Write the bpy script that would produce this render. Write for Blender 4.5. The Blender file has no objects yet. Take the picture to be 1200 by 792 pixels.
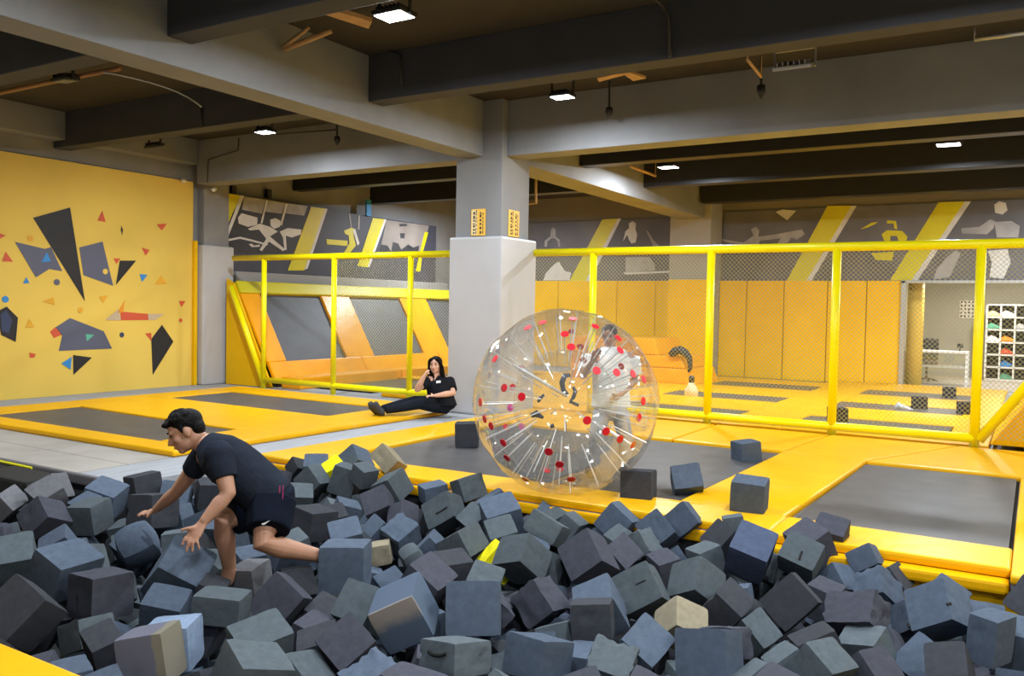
import bpy, bmesh, math, random, json
import numpy as np
from mathutils import Vector, Matrix, Quaternion, noise
# ------------------------------------------------------------------ camera, world, lights, exposure
scene = bpy.context.scene
COL = scene.collection
FOC, YAW, PITCH, ROLL, EYE = 1001.34, -0.545789, 0.0356362, -0.0184646, 1.65
_f = Vector((math.sin(YAW)*math.cos(PITCH), math.cos(YAW)*math.cos(PITCH), -math.sin(PITCH)))
_r = Vector((math.cos(YAW), -math.sin(YAW), 0)); _d = _f.cross(_r)
CAM_R = math.cos(ROLL)*_r + math.sin(ROLL)*_d
CAM_D = -math.sin(ROLL)*_r + math.cos(ROLL)*_d
CAM_F = _f
CAM = Vector((0, 0, EYE))
cam = bpy.data.cameras.new('camera'); camo = bpy.data.objects.new('camera', cam); COL.objects.link(camo)
camo.matrix_world = Matrix(((CAM_R.x, -CAM_D.x, -CAM_F.x, 0), (CAM_R.y, -CAM_D.y, -CAM_F.y, 0), (CAM_R.z, -CAM_D.z, -CAM_F.z, EYE), (0, 0, 0, 1)))
cam.sensor_width = 36; cam.lens = FOC/1200*36; cam.clip_end = 200
scene.camera = camo
w = bpy.data.worlds.new('world'); scene.world = w; w.use_nodes = True
w.node_tree.nodes['Background'].inputs[0].default_value = (0.80, 0.88, 1.0, 1)
w.node_tree.nodes['Background'].inputs[1].default_value = 0.15
scene.view_settings.view_transform = 'Standard'; scene.view_settings.look = 'None'
scene.view_settings.gamma = 1; scene.view_settings.use_curve_mapping = False
scene.view_settings.exposure = 0.0
cy = scene.cycles
cy.max_bounces = 10; cy.diffuse_bounces = 5; cy.transparent_max_bounces = 40; cy.glossy_bounces = 4
cy.sample_clamp_indirect = 6; cy.caustics_reflective = False; cy.caustics_refractive = False
LAMP_W = 158.0
# ------------------------------------------------------------------ helpers
def ray(x, y): return ((x-600)/FOC)*CAM_R + ((y-396)/FOC)*CAM_D + CAM_F
def at_z(x, y, z=0.0): d = ray(x, y); return CAM + d*((z-EYE)/d.z)
def at_x(x, y, X): d = ray(x, y); return CAM + d*(X/d.x)
def at_y(x, y, Y): d = ray(x, y); return CAM + d*(Y/d.y)
def at_d(x, y, dep): return CAM + ray(x, y)*dep
def V(*a): return Vector(a)

def node_mat(name, col, rough=0.6, var=0.0, vscale=4.0, bump=0.0, bscale=20.0, metal=0.0, spec=0.5, stretch=(1, 1, 1), emit=None, obcol=False, coat=0.0, ramp=None):
    m = bpy.data.materials.new(name); m.use_nodes = True
    nt = m.node_tree; N = nt.nodes; L = nt.links; b = N['Principled BSDF']
    b.inputs['Roughness'].default_value = rough; b.inputs['Metallic'].default_value = metal
    b.inputs['Specular IOR Level'].default_value = spec; b.inputs['Coat Weight'].default_value = coat
    b.inputs['Base Color'].default_value = (*col, 1)
    tc = N.new('ShaderNodeTexCoord'); mp = N.new('ShaderNodeMapping'); mp.inputs['Scale'].default_value = stretch
    L.new(tc.outputs['Object'], mp.inputs['Vector'])
    src = None
    if obcol:
        oi = N.new('ShaderNodeObjectInfo'); src = oi.outputs['Color']
    if var > 0:
        nz = N.new('ShaderNodeTexNoise'); nz.inputs['Scale'].default_value = vscale; nz.inputs['Detail'].default_value = 5
        L.new(mp.outputs['Vector'], nz.inputs['Vector'])
        mr = N.new('ShaderNodeMapRange'); mr.inputs['From Min'].default_value = .3; mr.inputs['From Max'].default_value = .7
        mr.inputs['To Min'].default_value = 1-var; mr.inputs['To Max'].default_value = 1+var
        L.new(nz.outputs['Fac'], mr.inputs['Value'])
        mx = N.new('ShaderNodeMix'); mx.data_type = 'RGBA'; mx.blend_type = 'MULTIPLY'; mx.inputs['Factor'].default_value = 1
        if src: L.new(src, mx.inputs['A'])
        else: mx.inputs['A'].default_value = (*col, 1)
        L.new(mr.outputs['Result'], mx.inputs['B']); src = mx.outputs['Result']
    if src: L.new(src, b.inputs['Base Color'])
    if bump > 0:
        n2 = N.new('ShaderNodeTexNoise'); n2.inputs['Scale'].default_value = bscale; n2.inputs['Detail'].default_value = 4
        L.new(mp.outputs['Vector'], n2.inputs['Vector'])
        bp = N.new('ShaderNodeBump'); bp.inputs['Strength'].default_value = bump; bp.inputs['Distance'].default_value = .02
        L.new(n2.outputs['Fac'], bp.inputs['Height']); L.new(bp.outputs['Normal'], b.inputs['Normal'])
    if emit:
        b.inputs['Emission Color'].default_value = (*emit[:3], 1); b.inputs['Emission Strength'].default_value = emit[3]
    return m

M = {}
M['pad'] = node_mat('yellow_vinyl', (0.80, 0.405, 0.002), .36, .05, 2.5, .3, 6, spec=.22)
def scuff_glints(m, col, lo, hi, scale):
    nt = m.node_tree; N = nt.nodes; L = nt.links; b = N['Principled BSDF']; old = b.inputs['Base Color'].links[0].from_socket
    tc = N.new('ShaderNodeTexCoord'); mp = N.new('ShaderNodeMapping'); mp.inputs['Scale'].default_value = (1, 3, 1); mp.inputs['Rotation'].default_value = (0, 0, .5)
    nz = N.new('ShaderNodeTexNoise'); nz.inputs['Scale'].default_value = scale; nz.inputs['Detail'].default_value = 6; nz.inputs['Roughness'].default_value = .65
    L.new(tc.outputs['Object'], mp.inputs['Vector']); L.new(mp.outputs['Vector'], nz.inputs['Vector'])
    mr = N.new('ShaderNodeMapRange'); mr.inputs['From Min'].default_value = lo; mr.inputs['From Max'].default_value = hi; mr.inputs['To Max'].default_value = .6
    L.new(nz.outputs['Fac'], mr.inputs['Value'])
    mx = N.new('ShaderNodeMix'); mx.data_type = 'RGBA'; L.new(mr.outputs['Result'], mx.inputs['Factor']); L.new(old, mx.inputs['A']); mx.inputs['B'].default_value = (*col, 1)
    L.new(mx.outputs['Result'], b.inputs['Base Color'])
scuff_glints(M['pad'], (.86, .70, .38), .66, .74, 2.2)  # pale noise patches: white scuffs plus glints painted into the vinyl
M['pad_wall'] = node_mat('yellow_wall_vinyl', (0.84, 0.48, 0.002), .45, .05, 1.5, .15, 3, spec=.2)
M['pad_orange'] = node_mat('orange_vinyl', (0.85, 0.36, 0.006), .35, .06, 2.5, .25, 6, spec=.25)
M['rail'] = node_mat('lemon_yellow_tube', (0.92, 0.80, 0.002), .32, .04, 3, .1, 12, spec=.3)
M['mural'] = node_mat('mural_yellow_paint', (0.76, 0.53, 0.105), .7, .07, 0.6, .05, 30, spec=.2)
M['mat'] = node_mat('trampoline_mesh', (0.082, 0.079, 0.08), .42, .16, 3, .12, 90, stretch=(1, 1, 1), spec=.16)
M['mat_wall'] = node_mat('trampoline_mesh_wall', (0.085, 0.09, 0.10), .55, .1, 3, .1, 90)
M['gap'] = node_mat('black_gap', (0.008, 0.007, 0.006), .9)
M['floor_grey'] = node_mat('grey_carpet', (0.33, 0.34, 0.36), .9, .12, 3, .2, 60, stretch=(5, .6, 1))
M['floor_tan'] = node_mat('tan_board', (0.36, 0.33, 0.29), .75, .14, 1.6, .05, 30)
M['rim'] = node_mat('grey_rubber_rim', (0.13, 0.125, 0.135), .6)
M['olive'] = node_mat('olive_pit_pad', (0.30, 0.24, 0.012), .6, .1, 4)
M['pit_shade'] = node_mat('pit_gap_shade', (0.02, 0.021, 0.024), .9)  # near-black stands in for the shade in gaps between cubes
M['concrete'] = node_mat('grey_painted_concrete', (0.225, 0.228, 0.236), .8, .12, 1.2, .15, 14)
M['beam_dark'] = node_mat('dark_painted_beam', (0.048, 0.049, 0.056), .8, .12, 1.5, .1, 14)
M['beam_black'] = node_mat('black_gloss_beam', (0.016, 0.016, 0.018), .42, .1, 1.5, .1, 14)
M['ramp'] = node_mat('ramp_vinyl', (0.84, 0.44, 0.002), .7, .05, 2, .2, 6, spec=.1)
M['ceil'] = node_mat('dark_ceiling', (0.038, 0.030, 0.020), .9, .2, 1.0, .2, 10)
M['wall_back'] = node_mat('dim_grey_wall', (0.20, 0.18, 0.155), .85, .08, 1)
M['wall_grey'] = node_mat('grey_wall', (0.33, 0.32, 0.31), .85, .06, 1)
M['pillar_pad'] = node_mat('grey_pillar_vinyl', (0.47, 0.47, 0.49), .42, .04, 2, .12, 4)
M['sign'] = node_mat('sign_yellow', (0.85, 0.50, 0.06), .5)
M['sign_pale'] = node_mat('sign_pale', (0.85, 0.68, 0.35), .5)
M['ink'] = node_mat('ink_dark', (0.03, 0.022, 0.015), .6)
M['black_paint'] = node_mat('black_paint', (0.012, 0.011, 0.013), .6)
M['slate_paint'] = node_mat('slate_paint', (0.098, 0.105, 0.16), .6)
M['red_paint'] = node_mat('red_paint', (0.62, 0.09, 0.035), .6)
M['orange_paint'] = node_mat('orange_paint', (0.80, 0.30, 0.02), .6)
M['amber_paint'] = node_mat('amber_paint', (0.75, 0.38, 0.02), .6)
M['blue_paint'] = node_mat('blue_paint', (0.03, 0.24, 0.58), .6)
M['navy_paint'] = node_mat('navy_paint', (0.03, 0.045, 0.11), .6)
M['teal_paint'] = node_mat('teal_paint', (0.10, 0.42, 0.30), .6)
M['taupe_paint'] = node_mat('taupe_paint', (0.55, 0.42, 0.28), .6)
M['banner'] = node_mat('banner_charcoal', (0.125, 0.122, 0.14), .6, .25, .9)
M['banner_navy'] = node_mat('banner_navy', (0.05, 0.052, 0.075), .6, .2, .9)
M['banner_black'] = node_mat('banner_black', (0.03, 0.03, 0.035), .6, .3, 2)
M['banner_tan'] = node_mat('banner_tan', (0.24, 0.21, 0.19), .6, .2, 1.5)
M['banner_yel'] = node_mat('banner_yellow', (0.62, 0.55, 0.006), .5, .05, 3)
M['banner_white'] = node_mat('banner_white', (0.62, 0.61, 0.60), .6, .08, 4)
M['banner_grey'] = node_mat('banner_grey', (0.34, 0.33, 0.34), .6, .2, 3)
M['net'] = node_mat('net_cord', (0.42, 0.39, 0.20), .8, spec=.2)
M['net_dark'] = node_mat('net_cord_dark', (0.16, 0.16, 0.15), .7)
M['foam'] = node_mat('foam', (.1, .1, .1), .95, .12, 7, .35, 120, spec=.15, obcol=True)
M['skin'] = node_mat('skin_tan', (0.42, 0.215, 0.135), .55, .05, 8)
M['skin_light'] = node_mat('skin_light', (0.62, 0.36, 0.26), .55, .05, 8)
M['hair'] = node_mat('black_hair', (0.004, 0.0035, 0.0035), .6, .3, 30, .5, 60, spec=.12)
M['tee'] = node_mat('dark_navy_tee', (0.014, 0.018, 0.028), .95, .25, 6, .6, 9, spec=.08)
M['shorts'] = node_mat('navy_shorts', (0.006, 0.009, 0.018), .9, .25, 6, .6, 9, spec=.08)
M['polo'] = node_mat('black_polo', (0.011, 0.012, 0.016), .9, .2, 6, .4, 9, spec=.08)
M['jeans'] = node_mat('black_trousers', (0.012, 0.015, 0.022), .9, .2, 6, .4, 9, spec=.08)
M['shoe'] = node_mat('charcoal_shoe', (0.03, 0.032, 0.04), .7)
M['white_cloth'] = node_mat('white_cloth', (0.88, 0.89, 0.90), .9, .08, 5, .4, 8)
M['grey_cloth'] = node_mat('grey_cloth', (0.45, 0.46, 0.49), .9, .1, 5, .4, 8)
M['white'] = node_mat('white_plain', (0.8, 0.8, 0.8), .5)
M['pink'] = node_mat('magenta_trim', (0.33, 0.02, 0.10), .7)
M['dark_metal'] = node_mat('dark_metal', (0.03, 0.03, 0.032), .5, metal=.3)
M['steel'] = node_mat('steel', (0.45, 0.46, 0.48), .4, metal=.7)
M['copper'] = node_mat('orange_pipe', (0.36, 0.17, 0.07), .6)
M['wood'] = node_mat('pale_wood', (0.45, 0.27, 0.12), .7, .15, 6)
M['led'] = node_mat('led_panel', (1, 1, 1), .5, emit=(0.93, 0.97, 1.0, 14))
M['lens_off'] = node_mat('lens_off', (0.10, 0.10, 0.105), .3)
M['red'] = node_mat('red_disc', (0.72, 0.008, 0.02), .4)
M['magenta'] = node_mat('magenta_disc', (0.75, 0.06, 0.40), .4)
M['strap'] = node_mat('black_strap', (0.02, 0.022, 0.028), .6)
M['cream'] = node_mat('cream_plastic', (0.72, 0.60, 0.38), .6)
M['recep'] = node_mat('reception_wall', (0.42, 0.41, 0.36), .8, .05, 1)
M['glass_pane'] = node_mat('counter_pane', (0.62, 0.66, 0.62), .3)
M['shelf_dark'] = node_mat('shelf_back', (0.05, 0.05, 0.055), .7)
M['cardboard'] = node_mat('paper_white', (0.8, 0.78, 0.72), .8)

def clear_film(name, tint, base, edge, rough=.06, milk=.03):
    m = bpy.data.materials.new(name); m.use_nodes = True; nt = m.node_tree; N = nt.nodes; L = nt.links
    N.remove(N['Principled BSDF']); out = N['Material Output']
    tr = N.new('ShaderNodeBsdfTransparent'); tr.inputs[0].default_value = (*tint, 1)
    gl = N.new('ShaderNodeBsdfGlossy'); gl.inputs['Roughness'].default_value = rough
    df = N.new('ShaderNodeBsdfDiffuse'); df.inputs[0].default_value = (.85, .85, .83, 1)
    lw = N.new('ShaderNodeLayerWeight'); lw.inputs['Blend'].default_value = .35
    mr = N.new('ShaderNodeMapRange'); mr.inputs['To Min'].default_value = base; mr.inputs['To Max'].default_value = edge
    L.new(lw.outputs['Facing'], mr.inputs['Value'])
    m1 = N.new('ShaderNodeMixShader'); m1.inputs[0].default_value = milk
    L.new(tr.outputs[0], m1.inputs[1]); L.new(df.outputs[0], m1.inputs[2])
    m2 = N.new('ShaderNodeMixShader'); L.new(mr.outputs['Result'], m2.inputs[0])
    L.new(m1.outputs[0], m2.inputs[1]); L.new(gl.outputs[0], m2.inputs[2]); L.new(m2.outputs[0], out.inputs[0])
    return m
M['film'] = clear_film('clear_vinyl', (.985, .98, .96), .045, .58, .05, .05)
M['film_inner'] = clear_film('clear_vinyl_inner', (.985, .98, .965), .03, .24, .07, .03)
M['cord'] = clear_film('clear_cord', (1, 1, 1), .12, .4, .2, .62)
M['pane'] = clear_film('clear_pane', (.95, .97, .95), .06, .4, .03, .05)

def link(name, bm, mat, parent=None, smooth=False):
    me = bpy.data.meshes.new(name); bm.normal_update(); bm.to_mesh(me); bm.free()
    if mat: me.materials.append(M[mat] if isinstance(mat, str) else mat)
    if smooth:
        for p in me.polygons: p.use_smooth = True
    o = bpy.data.objects.new(name, me); COL.objects.link(o)
    if parent: o.parent = parent
    return o
def tag(o, label=None, cat=None, group=None, kind=None):
    if label: o['label'] = label
    if cat: o['category'] = cat
    if group: o['group'] = group
    if kind: o['kind'] = kind
    return o
def empty(name, loc, label=None, cat=None, group=None, kind=None):
    o = bpy.data.objects.new(name, None); COL.objects.link(o); o.location = loc; o.empty_display_size = .1
    return tag(o, label, cat, group, kind)
def rebase(o, parent):
    """parent o (built in world space) to an Empty without moving it"""
    o.parent = parent; o.matrix_parent_inverse = Matrix.Translation(-Vector(parent.location)); return o
def box(bm, lo, hi, bev=0.0):
    lo = Vector(lo); hi = Vector(hi); c = (lo+hi)/2; s = hi-lo
    g = bmesh.ops.create_cube(bm, size=1)
    for v in g['verts']: v.co = Vector((v.co.x*s.x, v.co.y*s.y, v.co.z*s.z)) + c
    if bev > 0:
        es = list({e for v in g['verts'] for e in v.link_edges})
        bmesh.ops.bevel(bm, geom=es, offset=bev, segments=2, affect='EDGES', profile=.6)
def prism(bm, pts, z0, z1, bev=0.0):
    """plan polygon extruded in z"""
    vb = [bm.verts.new((p[0], p[1], z0)) for p in pts]; vt = [bm.verts.new((p[0], p[1], z1)) for p in pts]
    n = len(pts); fs = [bm.faces.new(vb[::-1]), bm.faces.new(vt)]
    for i in range(n): fs.append(bm.faces.new((vb[i], vb[(i+1) % n], vt[(i+1) % n], vt[i])))
    bmesh.ops.recalc_face_normals(bm, faces=fs)
    if bev > 0:
        bmesh.ops.bevel(bm, geom=list({e for f in fs for e in f.edges}), offset=bev, segments=2, affect='EDGES', profile=.6)
def slab(bm, quad, n, t, bev=0.0):
    """polygon (3D points) extruded by t along n"""
    n = Vector(n).normalized()
    a = [bm.verts.new(Vector(p)) for p in quad]; b = [bm.verts.new(Vector(p)+n*t) for p in quad]
    k = len(quad); fs = [bm.faces.new(a[::-1]), bm.faces.new(b)]
    for i in range(k): fs.append(bm.faces.new((a[i], a[(i+1) % k], b[(i+1) % k], b[i])))
    bmesh.ops.recalc_face_normals(bm, faces=fs)
    if bev > 0:
        bmesh.ops.bevel(bm, geom=list({e for f in fs for e in f.edges}), offset=bev, segments=2, affect='EDGES', profile=.6)
def tube(bm, pts, rad, seg=10, cap=True, flat=None):
    """swept tube; rad number or list; flat = list of (a,b) factors"""
    pts = [Vector(p) for p in pts]; n = len(pts)
    rads = rad if isinstance(rad, (list, tuple)) else [rad]*n
    rings = []; up = None
    for i, p in enumerate(pts):
        t = (pts[min(i+1, n-1)] - pts[max(i-1, 0)])
        t = t.normalized() if t.length > 1e-9 else V(0, 0, 1)
        if up is None:
            up = V(0, 0, 1) if abs(t.z) < .9 else V(1, 0, 0)
        sx = t.cross(up)
        if sx.length < 1e-4: sx = t.orthogonal()
        sx.normalize(); up = sx.cross(t).normalized()
        ring = [bm.verts.new(p + rads[i]*(math.cos(2*math.pi*k/seg)*sx + math.sin(2*math.pi*k/seg)*up)) for k in range(seg)]
        rings.append(ring)
    fs = []
    for i in range(n-1):
        for k in range(seg):
            fs.append(bm.faces.new((rings[i][k], rings[i][(k+1) % seg], rings[i+1][(k+1) % seg], rings[i+1][k])))
    if cap:
        fs.append(bm.faces.new(rings[0][::-1])); fs.append(bm.faces.new(rings[-1]))
    bmesh.ops.recalc_face_normals(bm, faces=fs)
def ell(bm, c, rx, ry, rz, ax=None, seg=16, rings=10):
    g = bmesh.ops.create_uvsphere(bm, u_segments=seg, v_segments=rings, radius=1)
    A = ax if ax is not None else Matrix.Identity(3)
    for v in g['verts']: v.co = A @ Vector((v.co.x*rx, v.co.y*ry, v.co.z*rz)) + Vector(c)
def loft(bm, secs, seg=20):
    """secs: (centre, axisA, ra, axisB, rb) elliptical sections"""
    rings = []
    for c, A, ra, B, rb in secs:
        rings.append([bm.verts.new(Vector(c) + Vector(A)*ra*math.cos(2*math.pi*k/seg) + Vector(B)*rb*math.sin(2*math.pi*k/seg)) for k in range(seg)])
    fs = []
    for i in range(len(rings)-1):
        for k in range(seg):
            fs.append(bm.faces.new((rings[i][k], rings[i][(k+1) % seg], rings[i+1][(k+1) % seg], rings[i+1][k])))
    fs.append(bm.faces.new(rings[0][::-1])); fs.append(bm.faces.new(rings[-1]))
    bmesh.ops.recalc_face_normals(bm, faces=fs)
def fuse(name, bm, mat, parent=None, voxel=.008, smooth=4):
    """join overlapping closed lumps to one continuous skin"""
    me = bpy.data.meshes.new(name+'_raw'); bm.to_mesh(me); bm.free()
    t = bpy.data.objects.new(name+'_raw', me); COL.objects.link(t)
    m = t.modifiers.new('r', 'REMESH'); m.mode = 'VOXEL'; m.voxel_size = voxel
    if smooth:
        s = t.modifiers.new('s', 'SMOOTH'); s.factor = .5; s.iterations = smooth
    dg = bpy.context.evaluated_depsgraph_get()
    me2 = bpy.data.meshes.new_from_object(t.evaluated_get(dg)); me2.name = name
    bpy.data.objects.remove(t); bpy.data.meshes.remove(me)
    me2.materials.clear(); me2.materials.append(M[mat])
    for p in me2.polygons: p.use_smooth = True
    o = bpy.data.objects.new(name, me2); COL.objects.link(o)
    if parent: rebase(o, parent)
    return o
def bez(a, b, c, n=8):
    a, b, c = Vector(a), Vector(b), Vector(c)
    return [(1-t)**2*a + 2*t*(1-t)*b + t*t*c for t in [i/(n-1) for i in range(n)]]
# ------------------------------------------------------------------ structure
def struct(name, bm, mat, parent=None, smooth=False):
    o = link(name, bm, mat, parent, smooth)
    if not parent: o['kind'] = 'structure'
    return o
bm = bmesh.new()
for lo, hi in [((-15.4, 6.5, -.4), (6, 22.4, -.07)), ((-15.4, 4.95, -.4), (-7.2, 6.5, -.07)), ((-15.4, -4, -.4), (-9.7, 4.95, -.07)),
               ((-9.7, -4, -.4), (6, 2.2, -.07)), ((1.7, 2.2, -.4), (6, 6.5, -.07))]: box(bm, lo, hi)
floor = struct('floor', bm, 'floor_grey')
# tan boards beside the pit
xs = [-13.2, -11.0, -9.55, -8.02]
for i in range(3):
    for (y0, y1) in ((4.96, 5.52), (5.53, 6.06)):
        bm = bmesh.new(); box(bm, (xs[i]+.006, y0, -.071), (xs[i+1]-.006, y1, -.062), .002); link('floor_panel', bm, 'floor_tan', floor)
bm = bmesh.new(); box(bm, (-13.2, 4.90, -.16), (-7.3, 4.965, -.055), .02); link('edge_trim', bm, 'rim', floor)
# pit shell
bm = bmesh.new(); box(bm, (-9.8, 2.1, -.9), (1.8, 6.6, -.8)); struct('floor_pit', bm, 'pit_shade')
bm = bmesh.new(); box(bm, (-9.7, 4.93, -.8), (-8.9, 4.98, -.16)); wp = struct('wall_pit_far', bm, 'olive')
bm = bmesh.new(); box(bm, (-8.9, 4.93, -.8), (-7.2, 4.98, -.16)); struct('wall_pit_corner', bm, 'pit_shade')
bm = bmesh.new(); tube(bm, [at_y(-30, 534, 4.90), at_y(38, 548.5, 4.90)], .014, 8)
M['neon'] = node_mat('bright_yellow_strip', (0.95, 0.90, 0.01), .5); link('yellow_strip', bm, 'neon', wp)
bm = bmesh.new(); box(bm, (-9.78, 2.2, -.8), (-9.7, 4.95, -.07)); struct('wall_pit_left', bm, 'olive')
bm = bmesh.new(); box(bm, (-9.7, 2.1, -.8), (1.7, 2.2, -.08)); struct('wall_pit_near', bm, 'pit_shade')
bm = bmesh.new(); box(bm, (1.7, 2.2, -.8), (1.78, 6.5, -.08)); struct('wall_pit_right', bm, 'pad_wall')
bm = bmesh.new(); box(bm, (-7.12, 6.484, -.8), (1.7, 6.498, -.155), .002); box(bm, (-7.195, 4.95, -.8), (-7.13, 6.5, -.16)); struct('wall_pit_padded', bm, 'pit_shade')  # pit wall coloured dark for the shade behind the cubes
bm = bmesh.new(); box(bm, (-1.2, 6.42, -.42), (1.7, 6.48, -.155), .015); link('front_pad', bm, 'pad_wall', bpy.data.objects['wall_pit_padded'])
bm = bmesh.new(); box(bm, (-7.12, 6.45, -.16), (-1.68, 6.51, -.072), .02); link('edge_roll', bm, 'pad', bpy.data.objects['wall_pit_padded'])

CEIL = 4.9
bm = bmesh.new(); box(bm, (-15.4, -4, CEIL), (6, 22.4, CEIL+.2)); struct('ceiling', bm, 'ceil')
bm = bmesh.new(); box(bm, (-15.2, -4, 4.12), (-14.80, 11.8, 4.9)); box(bm, (-15.4, -4, -.4), (-14.82, 11.8, 4.13)); box(bm, (-15.4, 11.8, -.4), (-14.95, 22.4, 4.9))
wl = struct('wall_left', bm, 'concrete')
bm = bmesh.new(); box(bm, (-15.2, 22.35, 2.44), (6, 22.6, 4.9)); box(bm, (-15.2, 22.35, -.4), (-2.66, 22.6, 2.44)); box(bm, (3.4, 22.35, -.4), (6, 22.6, 2.44))
wb = struct('wall_back', bm, 'wall_back')
bm = bmesh.new(); box(bm, (6, -4, -.4), (6.2, 22.4, 4.9)); struct('wall_right', bm, 'mural')
bm = bmesh.new(); box(bm, (-15.2, -4.2, -.4), (6, -4, 4.9)); struct('wall_front', bm, 'wall_grey')
# beams: each one its own piece
def beam(name, lo, hi, mat):
    bm = bmesh.new(); box(bm, lo, hi, .012); return struct(name, bm, mat)
beam('beam', (-7.95, -4, 4.03), (-7.50, 11.36, CEIL), 'concrete')
beam('beam', (-7.95, 12.2, 4.03), (-7.28, 22.35, CEIL), 'concrete')
beam('beam', (-7.13, 11.5, 4.03), (6, 11.92, CEIL), 'concrete')
beam('beam', (-14.5, 11.5, 4.03), (-7.99, 11.92, CEIL), 'concrete')
for Y, (a, b) in [(5.58, (-7.5, 6)), (8.62, (-7.5, 6)), (14.28, (-7.28, 6)), (17.35, (-7.28, 6)), (20.9, (-7.2, 6)),
                  (8.72, (-14.8, -7.95)), (5.58, (-14.8, -7.95)), (14.55, (-14.95, -7.95)), (17.3, (-14.95, -7.95)), (2.6, (-7.5, 6)), (2.6, (-14.8, -7.95))]:
    beam('beam', (a, Y, 4.30 if Y < 20 else 4.36), (b, Y+.30, CEIL), 'beam_dark' if Y < 14 else 'beam_black')
beam('beam', (-14.8, -4, 4.42), (-14.45, 11.5, CEIL), 'concrete')
# pillars
def pillar(lo, hi, plo, phi, chamf=None, top=4.9):
    bm = bmesh.new(); box(bm, (lo[0], lo[1], -.07), (hi[0], hi[1], top), .015)
    p = struct('pillar', bm, 'concrete')
    bm = bmesh.new(); box(bm, (plo[0], plo[1], -.068), (phi[0], phi[1], plo[2]), .035)
    link('padding', bm, 'pillar_pad', p, False); return p
pm = pillar((-8.0, 11.35), (-7.13, 12.2), (-8.06, 11.27, 2.76), (-7.06, 12.36))
pillar((-15.1, 11.78), (-14.62, 12.42), (-15.1, 11.70, 2.82), (-14.55, 12.5))
bm = bmesh.new(); box(bm, (-8.2, 21.4, -.2), (-7.1, 22.34, 4.9), .015); struct('pillar', bm, 'wall_grey')
bm = bmesh.new(); box(bm, (-14.9, 21.6, -.07), (-13.9, 22.34, 4.9), .015); struct('pillar', bm, 'wall_grey')
# vertical seam flaps on the central pillar padding
# signs on the pillar: two panels with printed lines (illegible in the photo: short dark strokes)
def sign(name, c0, c1, n, label, pale):
    c0 = Vector(c0); c1 = Vector(c1); s = empty(name, (c0+c1)/2, label, 'sign', 'warning signs on the pillar')
    ux = Vector((c1.x-c0.x, c1.y-c0.y, 0)); W = ux.length; ux.normalize(); H = c1.z-c0.z; n = Vector(n)
    bm = bmesh.new(); slab(bm, [c0, c0+ux*W, c0+ux*W+V(0, 0, H), c0+V(0, 0, H)], n, .012, .003); rebase(link('board', bm, 'sign'), s)
    q = c0+ux*W*.44+n*.0122
    if pale:
        bm = bmesh.new(); slab(bm, [c0+n*.0122+ux*.015+V(0, 0, .015), q+V(0, 0, .015), q+V(0, 0, H-.015), c0+n*.0122+ux*.015+V(0, 0, H-.015)], n, .002); rebase(link('pale_panel', bm, 'sign_pale'), s)
    rnd = random.Random(3)
    bm = bmesh.new()
    for col, wd in ((.16, .12), (.34, .06), (.62, .11), (.82, .05)):
        z = .03
        while z < H-.05:
            l = rnd.uniform(.02, .05); a = c0+ux*W*col+V(0, 0, z)+n*.0145
            slab(bm, [a, a+ux*W*wd, a+ux*W*wd+V(0, 0, l), a+V(0, 0, l)], n, .001); z += l+rnd.uniform(.008, .03)
    o = link('printed_text', bm, 'ink'); o['kind'] = 'stuff'; rebase(o, s)
sign('pillar_sign', (-7.69, 11.35, 2.78), (-7.42, 11.35, 3.20), (0, -1, 0), 'pale yellow sign with vertical dark print on the front face of the central pillar', True)
sign('pillar_sign', (-7.13, 11.56, 2.78), (-7.13, 11.88, 3.20), (1, 0, 0), 'deep yellow sign with dark print on the right-hand side face of the pillar', False)
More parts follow.
